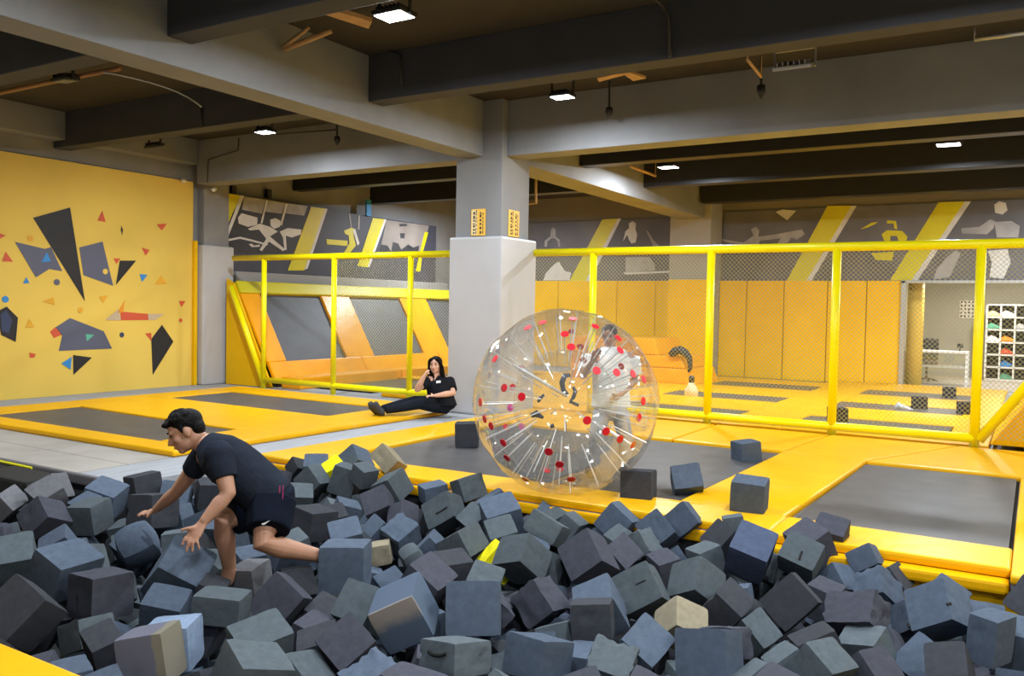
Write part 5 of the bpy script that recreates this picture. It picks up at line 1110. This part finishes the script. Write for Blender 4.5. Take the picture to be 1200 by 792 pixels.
for i, (nm, c, q, d, tone, cnt, pxy) in enumerate(FOAM):
    me = FM[MESHK.get(nm, i % 16 if i % 16 not in (6, 14) or i % 3 == 0 else (i+1) % 6)]
    o = bpy.data.objects.new('foam_cube', me); COL.objects.link(o)
    o.location = c; o.rotation_mode = 'QUATERNION'; o.rotation_quaternion = q; o.scale = d
    t = TONE[tone]; k = rr.uniform(.85, 1.15)
    if tone == '': tone = rr.choice(('blue', 'green', 'purple', 'dark', 'blue', 'green')); t = TONE[tone]
    o.color = (t[0]*k, t[1]*k, t[2]*k, 1)
    if nm[:1] == 'L' or nm in LAB:
        tag(o, LAB[nm], 'foam cube', 'foam cubes of the pit' if nm[0] != 'L' else 'foam cubes outside the pit')
    else:
        tag(o, auto_label(pxy, TWORD[tone], cnt), 'foam cube', 'foam cubes of the pit')
    if nm == 'stripe':
        o.data = me.copy(); o.data.materials.clear(); o.data.materials.append(two_tone('tan_stained_foam', 'Y', .02, (.30, .26, .225), (.09, .12, .17), .12, ('Z', -.46)))
    if nm == 'tanstripe':
        o.data = me.copy(); o.data.materials.clear(); o.data.materials.append(two_tone('tan_sided_foam', 'X', .42, (.13, .13, .165), (.20, .18, .135), .02))
    if nm == 'c6':
        pass
# cuts, nicks and slits in single cubes
BYNAME = {r[0]: o for r, o in zip(FOAM, [x for x in COL.objects if x.name.startswith('foam_cube')]) if r[0]}
def on_cube(o, px, py):
    bpy.context.view_layer.update()
    mi = o.matrix_world.inverted(); a = mi @ CAM; d = (mi.to_3x3() @ ray(px, py)); t0 = -1e9
    for k in range(3):
        if abs(d[k]) > 1e-9: t0 = max(t0, min((-.5-a[k])/d[k], (.5-a[k])/d[k]))
    return CAM + ray(px, py)*t0
for nm, pn, pts, r in (('c6', 'hole', [(90.5, 696), (91, 701)], .010), ('c71', 'slit', [(940, 646), (938, 651), (936.5, 656)], .008), ('c35', 'slit', [(511, 602), (517, 599), (524, 594)], .008),
                       ('c80', 'nick', [(1110, 709), (1114, 707)], .010), ('c80', 'nick', [(1064, 731), (1066, 735)], .009), ('undersq', 'dent', [(502, 763), (508, 767), (516, 768), (523, 766)], .009),
                       ('c56', 'cut', [(745, 685), (756, 680), (767, 673)], .005)):
    o = BYNAME.get(nm)
    if not o: continue
    P_ = [on_cube(o, *p) for p in pts]; mi = o.matrix_world.inverted()
    bm = bmesh.new(); tube(bm, P_, r, 8); me = bpy.data.meshes.new(pn); bm.to_mesh(me); bm.free(); me.transform(mi); me.materials.append(M['gap'])
    c = bpy.data.objects.new(pn, me); COL.objects.link(c); c.parent = o
# back area cubes beyond the net
def back_cube(px, py, wpx, z, label, tone, rz=.3):
    p = at_z(px, py, z); s = .25
    o = bpy.data.objects.new('foam_cube', FM[0]); COL.objects.link(o); o.location = (p.x, p.y, z+s/2); o.scale = (s, s, s); o.rotation_euler = (0, 0, rz)
    o.color = (*TONE[tone], 1); tag(o, label, 'foam cube', 'foam cubes beyond the net')
back_cube(981, 497, 26, 0.002, 'charcoal foam cube beyond the net, beside the second fence post from the right', 'dark', .45)
back_cube(1112, 468, 20, -.046, 'charcoal foam cube on the far trampoline before the glass counter', 'dark', .1)
back_cube(1077, 481, 22, -.046, 'charcoal foam cube next to a grey shoe beyond the net', 'dark', .2)
back_cube(1133, 488, 22, -.046, 'charcoal foam cube just left of the corner post beyond the net', 'dark', .5)
p = at_z(1060, 482, -.047); bm = bmesh.new()
loft(bm, [(V(p.x-.16+.32*t, p.y, -.047+h), V(0, 1, 0), wd, V(0, 0, 1), h) for t, h, wd in ((0, .04, .04), (.15, .08, .055), (.4, .06, .05), (.75, .04, .055), (1, .015, .03))], 12)
tag(link('shoe', bm, 'grey_cloth', None, True), 'single grey shoe lying on a trampoline beyond the net', 'shoe')
# black foam block in the far left corner of the pit
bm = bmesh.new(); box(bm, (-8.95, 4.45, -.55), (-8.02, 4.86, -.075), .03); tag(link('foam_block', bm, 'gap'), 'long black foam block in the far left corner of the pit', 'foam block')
# ------------------------------------------------------------------ clear inflatable ball
BC = at_d(662, 470.5, 7.75); BR = .845
ball = empty('inflatable_ball', (BC.x, BC.y, BC.z-BR), 'large clear inflatable ball dotted with red discs', 'ball')
def sph(x, y, back=False):
    d = ray(x, y).normalized(); o = CAM-BC; b = o.dot(d); c = o.length_squared-BR*BR; D = b*b-c
    if D <= 0:  # outside silhouette: nearest point
        t = -b; p = CAM+d*t; return BC+(p-BC).normalized()*BR
    t = -b + (math.sqrt(D) if back else -math.sqrt(D)); return CAM+d*t
o_ = (520, 340, 3.047)
DISC = [(295, 125, 0), (350, 105, 0), (462, 92, 0), (545, 120, 0), (432, 148, 0), (458, 140, 1), (456, 196, 0), (490, 196, 1), (500, 246, 1), (550, 283, 0), (624, 290, 0), (640, 268, 1), (630, 163, 0), (637, 208, 0), (684, 295, 0), (724, 315, 0), (722, 396, 0), (706, 457, 0), (175, 240, 0), (273, 275, 1), (208, 347, 0), (273, 380, 0), (120, 400, 0), (136, 462, 0), (160, 488, 0), (216, 492, 1), (205, 550, 0), (218, 606, 0), (373, 583, 0), (413, 630, 0), (366, 650, 1), (415, 645, 1), (456, 685, 0), (286, 685, 0), (515, 467, 0), (585, 508, 0), (637, 536, 0), (685, 558, 0), (232, 420, 2), (275, 490, 2), (240, 345, 1)]
anch = [(sph(o_[0]+x/o_[2], o_[1]+y/o_[2], bool(k == 1 or k == 2)), k) for x, y, k in DISC]
ndir = [(p-BC).normalized() for p, k in anch]
extra = []
for i in range(110):   # regular anchors all round
    z = 1-2*(i+.5)/110; ph = i*2.399963; n = V(math.sqrt(1-z*z)*math.cos(ph), math.sqrt(1-z*z)*math.sin(ph), z)
    if max(n.dot(m) for m in ndir) < .985: extra.append(n)
alld = ndir+extra
arr = np.array([list(n) for n in alld])
def shell(name, R, dim, mat, sub=5):
    bm = bmesh.new(); bmesh.ops.create_icosphere(bm, subdivisions=sub, radius=1)
    for v in bm.verts:
        n = v.co.normalized(); c = arr @ np.array(n); a = np.exp(-(1-c)/.006).sum()
        r = R*(1-dim*min(a, 1.2)) + .012*noise.noise(n*2.5)
        v.co = n*r
        z = v.co.z+BC.z
        if z < .004: v.co.z = .004-BC.z
    for v in bm.verts: v.co += BC
    return rebase(link(name, bm, mat, None, True), ball)
shell('outer_skin', BR, .034, 'film'); RI = .47
shell('inner_skin', RI, -.02, 'film_inner', 4)
for (p, k), n in zip(anch, ndir):
    bm = bmesh.new(); c = BC+n*(BR*.966); a = n.orthogonal().normalized(); b = n.cross(a)
    slab(bm, [c+(a*math.cos(t*math.pi/8)+b*math.sin(t*math.pi/8))*.036 for t in range(16)], n, .006, .002); rebase(link('disc', bm, 'magenta' if k == 2 else 'red'), ball)
for n in alld:
    bm = bmesh.new(); tube(bm, [BC+n*(RI*1.0), BC+n*(BR*.968)], .005, 6); rebase(link('cord', bm, 'cord'), ball)
# entry tunnel ring and harness straps in the inner chamber
t0 = sph(598, 425); t1 = BC+(sph(668, 455)-BC).normalized()*.35
bm = bmesh.new(); tube(bm, [t0+(BC-t0)*.05, (t0+t1)/2, t1], [.012, .016, .012], 8); rebase(link('seam_tube', bm, 'cord', None, True), ball)
def strap(pts, r, nm='strap'):
    bm = bmesh.new(); tube(bm, pts, r, 8); rebase(link(nm, bm, 'strap', None, True), ball)
def inn(x, y, dd=0.0): return at_d(o_[0]+x/o_[2], o_[1]+y/o_[2], 7.7+dd)
strap([inn(452, 302), inn(432, 305), inn(422, 330), inn(428, 358), inn(444, 375)], [.018, .026, .026, .022, .014])
strap([inn(462, 345), inn(470, 362), inn(462, 385), inn(452, 398), inn(482, 412)], [.014, .018, .018, .018, .014])
strap([inn(312, 448), inn(330, 440), inn(356, 456)], [.02, .034, .012])
strap([inn(336, 400), inn(346, 385), inn(358, 372)], [.012, .016, .012])
strap([inn(380, 488), inn(394, 482)], [.016, .02])
# ------------------------------------------------------------------ people
def frame(fwd, up):
    f = Vector(fwd).normalized(); u = Vector(up); u = (u-f*u.dot(f)).normalized(); r = f.cross(u)   # right-hand side of the person
    return Matrix((r, f, u)).transposed()     # columns: right, forward, up
def head_lumps(bm, c, A, s):
    L = lambda x, y, z: Vector(c) + A @ (V(x, y, z)*s)
    ell(bm, L(0, -.006, .022), .076*s, .096*s, .088*s, A, 24, 16)
    ell(bm, L(0, .028, -.045), .058*s, .062*s, .068*s, A, 20, 12)
    ell(bm, L(0, .062, -.092), .030*s, .024*s, .022*s, A, 14, 10)
    for sx in (-1, 1):
        ell(bm, L(sx*.034, .060, -.025), .030*s, .026*s, .026*s, A, 12, 8)      # cheek
        ell(bm, L(sx*.078, -.008, -.012), .012*s, .022*s, .034*s, A, 12, 8)      # ear
        ell(bm, L(sx*.030, .078, .022), .028*s, .014*s, .010*s, A, 12, 8)        # brow
    tube(bm, [L(0, .084, .010), L(0, .098, -.012), L(0, .110, -.030), L(0, .088, -.040)], [.010*s, .012*s, .016*s, .012*s], 10)
    for sx in (-1, 1): ell(bm, L(sx*.013, .094, -.034), .010*s, .012*s, .009*s, A, 10, 6)
    ell(bm, L(0, .084, -.060), .024*s, .012*s, .007*s, A, 12, 8); ell(bm, L(0, .082, -.071), .020*s, .012*s, .008*s, A, 12, 8)
def eyes(c, A, s, parent):
    L = lambda x, y, z: Vector(c) + A @ (V(x, y, z)*s)
    for sx in (-1, 1):
        bm = bmesh.new(); ell(bm, L(sx*.031, .082, .006), .013*s, .007*s, .006*s, A, 12, 8); rebase(link('eye', bm, 'ink', None, True), parent)
        bm = bmesh.new(); tube(bm, [L(sx*.014, .093, .026), L(sx*.032, .092, .031), L(sx*.048, .082, .027)], [.003*s, .0045*s, .003*s], 6); rebase(link('eyebrow', bm, 'hair', None, True), parent)
    bm = bmesh.new(); tube(bm, [L(-.022, .090, -.065), L(0, .096, -.064), L(.022, .090, -.065)], [.002*s, .0045*s, .002*s], 6); rebase(link('lips', bm, 'lip', None, True), parent)
M['lip'] = node_mat('lips', (.36, .12, .09), .5)
def hand_lumps(bm, wrist, knuckle, palm_n, tips, thumb, s, bend=.25):
    """wrist, middle knuckle, palm normal; tips: four fingertip points (index..little); thumb tip"""
    w = Vector(wrist); k = Vector(knuckle); d = (k-w); n = Vector(palm_n).normalized(); side = d.normalized().cross(n).normalized()
    loft(bm, [(w, side, .026*s, n, .019*s), (w+d*.35, side, .033*s, n, .017*s), (w+d*.75, side, .040*s, n, .016*s), (k, side, .039*s, n, .013*s)], 14)
    base = [k+side*s*x for x in (.029, .010, -.010, -.028)]
    if (Vector(tips[0])-k).dot(side) < (Vector(tips[3])-k).dot(side): base = base[::-1]
    for b, t, r in zip(base, tips, (.0088, .0092, .0088, .0078)):
        t = Vector(t); mid = b*.55+t*.45 + n*(-bend*.05*s)
        tube(bm, [b-d.normalized()*.012*s, b, mid, t*.85+mid*.15, t], [r*1.1*s, r*1.08*s, r*s, r*.92*s, r*.7*s], 10)
    tb = w+d*.28+(Vector(thumb)-w).normalized()*.018*s
    tm = tb*.5+Vector(thumb)*.5 + n*(-.006*s)
    tube(bm, [w+d*.2, tb, tm, Vector(thumb)], [.016*s, .0135*s, .0112*s, .008*s], 10)
def limb(bm, pts, rads, seg=14):
    tube(bm, pts, rads, seg)
def P(x, y, d): return at_d(x, y, d)
def fac(a, b, n=4): return [Vector(a).lerp(Vector(b), i/n) for i in range(n+1)]

# ---- crouching man
s = 1.1
man = empty('person', P(290, 655, 5.45), 'man in dark tee and navy shorts bending over the foam cubes with both hands', 'person')
nb = P(243, 521, 5.46); pel = P(314, 582, 5.52); chest = P(263, 537, 5.46); mid = P(291, 556, 5.49)
ls = P(256, 533, 5.27); rs = P(240, 533, 5.66); le = P(267.5, 578, 5.20); re = P(207, 576, 5.84); lw = P(238, 612, 5.12); rw = P(183, 597, 5.98)
lh = P(319, 590, 5.42); rh = P(304, 590, 5.62); lk = P(308, 637, 5.26); rk = P(261, 612, 5.44); la = P(370, 650, 5.50); ra = P(269, 666, 5.56)
hc = P(217.5, 505, 5.48); Rt = CAM_R; Dn = CAM_D; Fw = CAM_F
HA = frame(-Rt*.83 + Dn*.42 - Fw*.30, -Dn*.9 - Rt*.42)
bm = bmesh.new(); head_lumps(bm, hc, HA, s)
tube(bm, [hc+HA@V(0, -.02, -.02)*s, hc+HA@V(0, -.045, -.09)*s, nb, chest], [.062*s, .058*s, .062*s, .09*s], 16)
limb(bm, [rs, rs.lerp(re, .5), re, re.lerp(rw, .35), rw], [.058*s, .050*s, .041*s, .042*s, .026*s])
limb(bm, [ls, ls.lerp(le, .5), le, le.lerp(lw, .35), lw], [.060*s, .053*s, .043*s, .044*s, .027*s])
tube(bm, [ls, chest, rs], [.07*s, .09*s, .07*s], 14)
tube(bm, [chest, mid, pel], [.11*s, .12*s, .12*s], 16)
kn = P(226, 629, 5.08); hand_lumps(bm, lw, kn, (Dn*.75+Fw*.6), [P(213, 640, 5.06), P(218.5, 647, 5.05), P(225.5, 647.5, 5.05), P(234, 644.5, 5.06)], P(211.5, 621.5, 5.08), s*1.08)
kr = P(171, 601.5, 6.0); hand_lumps(bm, rw, kr, (Dn*.9+Fw*.2), [P(162, 606, 5.93), P(160.5, 605, 5.98), P(161, 604, 6.03), P(163.5, 603, 6.07)], P(172, 606.5, 5.93), s*1.05)
limb(bm, [lh, lh.lerp(lk, .5), lk, lk.lerp(la, .3), la, P(381, 654, 5.66)], [.095*s, .082*s, .060*s, .062*s, .040*s, .03*s])
limb(bm, [rh, rh.lerp(rk, .5), rk, rk.lerp(ra, .3), ra], [.095*s, .082*s, .060*s, .060*s, .038*s])
tube(bm, [ra, P(266, 680, 5.56), P(262, 686, 5.5)], [.042*s, .042*s, .03*s], 12); tube(bm, [la, P(384, 657, 5.72), P(388, 664, 5.74)], [.04*s, .036*s, .02*s], 12)
tube(bm, [lh, pel, rh], [.10*s, .12*s, .10*s], 14)
body = fuse('body', bm, 'skin', man, .0075, 3)
eyes(hc, HA, s, man)
# tee
bk = (-Dn*.75+Rt*.5)   # out of the back
def sec(c, ax, w_, h_, up): 
    ax = Vector(ax).normalized(); B_ = Fw.copy(); B_ = (B_-ax*B_.dot(ax)).normalized(); A_ = ax.cross(B_); return (c, B_, w_, A_, h_)
bm = bmesh.new()
ax1 = chest-nb; ax2 = pel-chest
loft(bm, [sec(P(239, 516.5, 5.46), ax1, .072*s, .064*s, 0), sec(P(244, 521, 5.46), ax1, .12*s, .085*s, 0), sec(P(254, 529, 5.46), ax1+ax2, .195*s, .118*s, 0), sec(P(268, 540, 5.465), ax2, .20*s, .138*s, 0), sec(P(284, 552, 5.48), ax2, .185*s, .140*s, 0), sec(P(300, 566, 5.5), ax2, .185*s, .140*s, 0), sec(P(311.5, 577, 5.51), ax2+Dn*.15, .192*s, .142*s, 0), sec(P(316, 582, 5.51), ax2+Dn*.2, .19*s, .136*s, 0)], 28)
def sleeve(a, b, f, r0, r1): tube(bm, [a+(a-b)*.0, a.lerp(b, f*.5), a.lerp(b, f*.9), a.lerp(b, f)], [r0, r0*.97, r1, r1*.98], 18)
sleeve(ls, le, .62, .082*s, .072*s); sleeve(rs, re, .42, .080*s, .070*s)
ell(bm, ls, .085*s, .085*s, .085*s); ell(bm, rs, .083*s, .083*s, .083*s)
fuse('tee', bm, 'tee', man, .009, 3)
# shorts
bm = bmesh.new()
loft(bm, [sec(P(309, 574, 5.51), ax2+Dn*.2, .186*s, .134*s, 0), sec(P(317, 583, 5.515), ax2+Dn*.5, .195*s, .142*s, 0), sec(P(317, 592, 5.52), Dn, .195*s, .142*s, 0)], 24)
ell(bm, pel+Dn*.02, .13*s, .13*s, .13*s)
lkh = P(314, 622, 5.30); rkh = P(271, 606, 5.48)
tube(bm, [lh+(-Dn)*.02, lh.lerp(lkh, .5), lkh], [.138*s, .132*s, .122*s], 20)
tube(bm, [rh+(-Dn)*.02, rh.lerp(rkh, .5), rkh], [.130*s, .124*s, .112*s], 20)
fuse('shorts', bm, 'shorts', man, .009, 3)
sw = [P(x, y, 5.13) for x, y in ((306.5, 613.5), (310.5, 612.2), (317, 609.2), (311, 614.2), (308, 615))]
bm = bmesh.new(); slab(bm, sw, -Fw, .004); rebase(link('swoosh_mark', bm, 'white'), man)
for x0, x1 in ((327.5, 328.6), (331.5, 332.4)):
    bm = bmesh.new(); slab(bm, [P(x0, 569, 5.325), P(x1, 569, 5.325), P(x1-1, 596, 5.30), P(x0-1, 596, 5.30)], -Fw, .006); rebase(link('side_stripe', bm, 'pink'), man)
# hair
L = lambda x, y, z: hc + HA @ (V(x, y, z)*s)
bm = bmesh.new()
ell(bm, L(0, -.022, .045), .086*s, .098*s, .080*s, HA, 24, 16); ell(bm, L(0, -.062, .000), .074*s, .052*s, .066*s, HA, 18, 12)
rnd = random.Random(4)
for i in range(46):
    a = rnd.uniform(-2.2, 2.2); e = rnd.uniform(.25, 1.35); n = V(math.sin(a)*math.cos(e), math.cos(a)*math.cos(e), math.sin(e))
    p_ = V(n.x*.080, -.012+n.y*.094, .045+n.z*.080)
    ell(bm, L(*p_), .018*s, .022*s, .018*s, HA, 8, 6)
for x in (-.045, -.02, .01, .04): ell(bm, L(x, .082, .078), .024*s, .024*s, .016*s, HA, 8, 6)
for sx in (-1, 1): ell(bm, L(sx*.075, .012, .022), .010*s, .016*s, .034*s, HA, 8, 6)
fuse('hair', bm, 'hair', man, .007, 1)

# ---- seated woman
s = 1.12
wom = empty('person', P(516, 483, 13.2), 'woman in black polo and trousers sitting on the pad against the pillar', 'person')
nb = P(513, 441, 13.2); pel = P(521, 474, 13.25); chest = P(514, 450, 13.17); belly = P(517, 463, 13.15)
ls = P(526, 446, 13.3); rs = P(501, 446, 13.15); le = P(530.5, 460.5, 13.08); re = P(489, 456, 12.98); lw = P(510, 463.5, 12.86); rw = P(497.5, 440, 12.93)
lh = P(524, 475.5, 13.2); rh = P(516, 475, 13.3); lk = P(491, 473, 12.93); rk = P(486, 470, 13.08); la = P(452, 481, 12.75); ra = P(447, 479, 12.86)
hc = P(510.5, 427.5, 13.13); HA = frame(-Fw*.95 - Rt*.22 + Dn*.05, -Dn)
bm = bmesh.new(); head_lumps(bm, hc, HA, s)
tube(bm, [hc+HA@V(0, -.01, -.05)*s, nb, chest], [.052*s, .054*s, .09*s], 14)
limb(bm, [ls, ls.lerp(le, .5), le, le.lerp(lw, .4), lw], [.062*s, .056*s, .046*s, .042*s, .025*s]); limb(bm, [rs, rs.lerp(re, .5), re, re.lerp(rw, .4), rw], [.060*s, .054*s, .046*s, .042*s, .025*s])
tube(bm, [ls, chest, rs], [.07*s, .09*s, .07*s], 12); tube(bm, [chest, belly, pel], [.12*s, .12*s, .12*s], 14)
hand_lumps(bm, lw, P(504.5, 464, 12.84), Dn, [P(500, 466.5, 12.80), P(499, 465.5, 12.82), P(499, 464.5, 12.84), P(500, 463.5, 12.86)], P(505, 461, 12.82), s)
hand_lumps(bm, rw, P(500, 435, 12.95), (Rt+Fw*.3), [P(503.5, 433, 12.98), P(503.5, 434.5, 12.97), P(503, 436, 12.96), P(502, 437.5, 12.96)], P(504, 437.5, 12.98), s)
fuse('body', bm, 'skin_light', wom, .011, 2); eyes(hc, HA, s, wom)
bm = bmesh.new()
AX = chest-belly
loft(bm, [(P(513.2, 440, 13.19), Rt, .075*s, Fw, .065*s), (P(513.5, 443, 13.19), Rt, .15*s, Fw, .09*s), (P(514, 448, 13.18), Rt, .185*s, Fw, .12*s), (P(515, 456, 13.16), Rt, .18*s, Fw, .145*s), (P(517, 466, 13.16), Rt, .185*s, Fw, .155*s), (P(519, 475, 13.18), Rt, .20*s, Fw, .17*s)], 24)
tube(bm, [ls, ls.lerp(le, .45), ls.lerp(le, .78)], [.082*s, .080*s, .076*s], 16); tube(bm, [rs, rs.lerp(re, .35), rs.lerp(re, .62)], [.080*s, .078*s, .074*s], 16)
fuse('polo', bm, 'polo', wom, .011, 3)
bm = bmesh.new(); slab(bm, [P(509.5, 437.5, 12.98), P(514.5, 437.5, 12.98), P(509, 446, 12.99)], -Fw, .02); rebase(link('open_neck', bm, 'skin_light'), wom)
bm = bmesh.new(); slab(bm, [P(511.2, 446.2, 12.985), P(516.5, 445.6, 12.99), P(516.5, 448.5, 12.98), P(511.2, 449, 12.98)], -Fw, .006); rebase(link('name_badge', bm, 'white'), wom)
bm = bmesh.new()
ell(bm, pel+V(0, 0, .02), .17*s, .16*s, .11*s); tube(bm, [lh, lh.lerp(lk, .5), lk, lk.lerp(la, .4), la], [.115*s, .105*s, .075*s, .068*s, .048*s], 16)
tube(bm, [rh, rh.lerp(rk, .5), rk, rk.lerp(ra, .4), ra], [.115*s, .105*s, .075*s, .068*s, .048*s], 16)
fuse('trousers', bm, 'jeans', wom, .012, 3)
for a, t1_, nm in ((la, P(440, 472, 12.66), 'shoe'), (ra, P(433.5, 472, 12.78), 'shoe')):
    h = a+(Dn*.03)-Rt*.05; bm = bmesh.new(); tube(bm, [h+Rt*.03, h-Rt*.02, h.lerp(t1_, .5)-Rt*.03, t1_], [.05*s, .056*s, .05*s, .034*s], 14); rebase(link(nm, bm, 'shoe', None, True), wom)
L = lambda x, y, z: hc + HA @ (V(x, y, z)*s)
bm = bmesh.new(); ell(bm, L(0, -.020, .040), .088*s, .098*s, .082*s, HA, 20, 14)
for sx in (-1, 1):
    tube(bm, [L(sx*.035, .074, .092), L(sx*.074, .045, .05), L(sx*.086, .0, -.03), L(sx*.088, -.015, -.12), L(sx*.105, -.03, -.19)], [.02*s, .024*s, .03*s, .038*s, .02*s], 10)
tube(bm, [L(0, -.06, .05), L(.01, -.085, -.06), L(.03, -.085, -.18), L(.04, -.07, -.26)], [.07*s, .075*s, .075*s, .03*s], 12)
fuse('hair', bm, 'hair', wom, .009, 2)

# ---- person in white behind the ball
s = 1.0
D0 = 8.72
bp = empty('person', P(715, 545, D0), 'person in white tee and grey trousers standing right behind the clear ball', 'person')
nb = P(716, 408, D0); pel = P(716, 476, D0); chest = P(716, 425, D0); ls = P(741, 418, D0+.05); rs = P(690, 418, D0-.03)
le = P(744, 446, D0+.08); lw = P(728, 462, D0-.12); re = P(683, 440, D0-.12); rw = P(694, 424, D0-.3)
lh = P(726, 482, D0+.02); rh = P(706, 482, D0); lk = P(733, 514, D0+.02); rk = P(698, 513, D0-.08); la = P(732, 539, D0+.02); ra = P(692, 540, D0-.02)
hc = P(714, 393, D0-.02); HA = frame(-Fw - Rt*.35 + Dn*.25, -Dn)
bm = bmesh.new(); head_lumps(bm, hc, HA, s*.92); tube(bm, [hc+Dn*.06, nb, chest], [.05, .052, .08], 12)
limb(bm, [ls, ls.lerp(le, .5), le, lw], [.055, .048, .04, .025]); limb(bm, [rs, rs.lerp(re, .5), re, rw], [.055, .048, .04, .025])
tube(bm, [ls, chest, rs], [.06, .08, .06], 12); tube(bm, [chest, pel], [.11, .12], 12)
hand_lumps(bm, lw, P(720, 466, D0-.16), -Fw, [P(714, 468, D0-.19), P(713.5, 470, D0-.19), P(714, 472, D0-.18), P(716, 474, D0-.17)], P(717, 461, D0-.2), s)
hand_lumps(bm, rw, P(698, 415, D0-.36), -Fw, [P(701, 407, D0-.4), P(703, 408, D0-.4), P(705, 410, D0-.4), P(706, 413, D0-.4)], P(695, 409, D0-.4), s)
fuse('body', bm, 'skin', bp, .011, 2); eyes(hc, HA, s*.92, bp)
bm = bmesh.new()
loft(bm, [(P(716, 406, D0), Rt, .07, Fw, .06), (P(716, 410, D0), Rt, .15, Fw, .085), (P(716, 420, D0), Rt, .195, Fw, .11), (P(716, 440, D0), Rt, .19, Fw, .12), (P(716, 460, D0), Rt, .19, Fw, .12), (P(716, 477, D0), Rt, .205, Fw, .13)], 24)
tube(bm, [ls, ls.lerp(le, .75)], [.078, .08], 16); tube(bm, [rs, rs.lerp(re, .75)], [.078, .08], 16); fuse('tee', bm, 'white_cloth', bp, .011, 3)
bm = bmesh.new(); ell(bm, pel+Dn*.03, .17, .13, .12); tube(bm, [lh, lk, la], [.095, .075, .062], 16); tube(bm, [rh, rk, ra], [.095, .075, .062], 16); fuse('trousers', bm, 'grey_cloth', bp, .012, 3)
for a in (la, ra):
    bm = bmesh.new(); q = Vector((a.x, a.y, 0)); tube(bm, [q+Fw*.05+V(0, 0, .0), q-Fw*.06, q-Fw*.18], [.05, .05, .035], 12)
    for v in bm.verts: v.co.z = max(v.co.z+.0, -.046)
    rebase(link('shoe', bm, 'shoe', None, True), bp)
bm = bmesh.new(); ell(bm, hc+HA@V(0, -.02, .04)*.92, .082, .092, .075, HA, 18, 12); ell(bm, hc+HA@V(0, -.05, -.02)*.92, .07, .05, .06, HA, 14, 10); fuse('hair', bm, 'hair', bp, .01, 1)
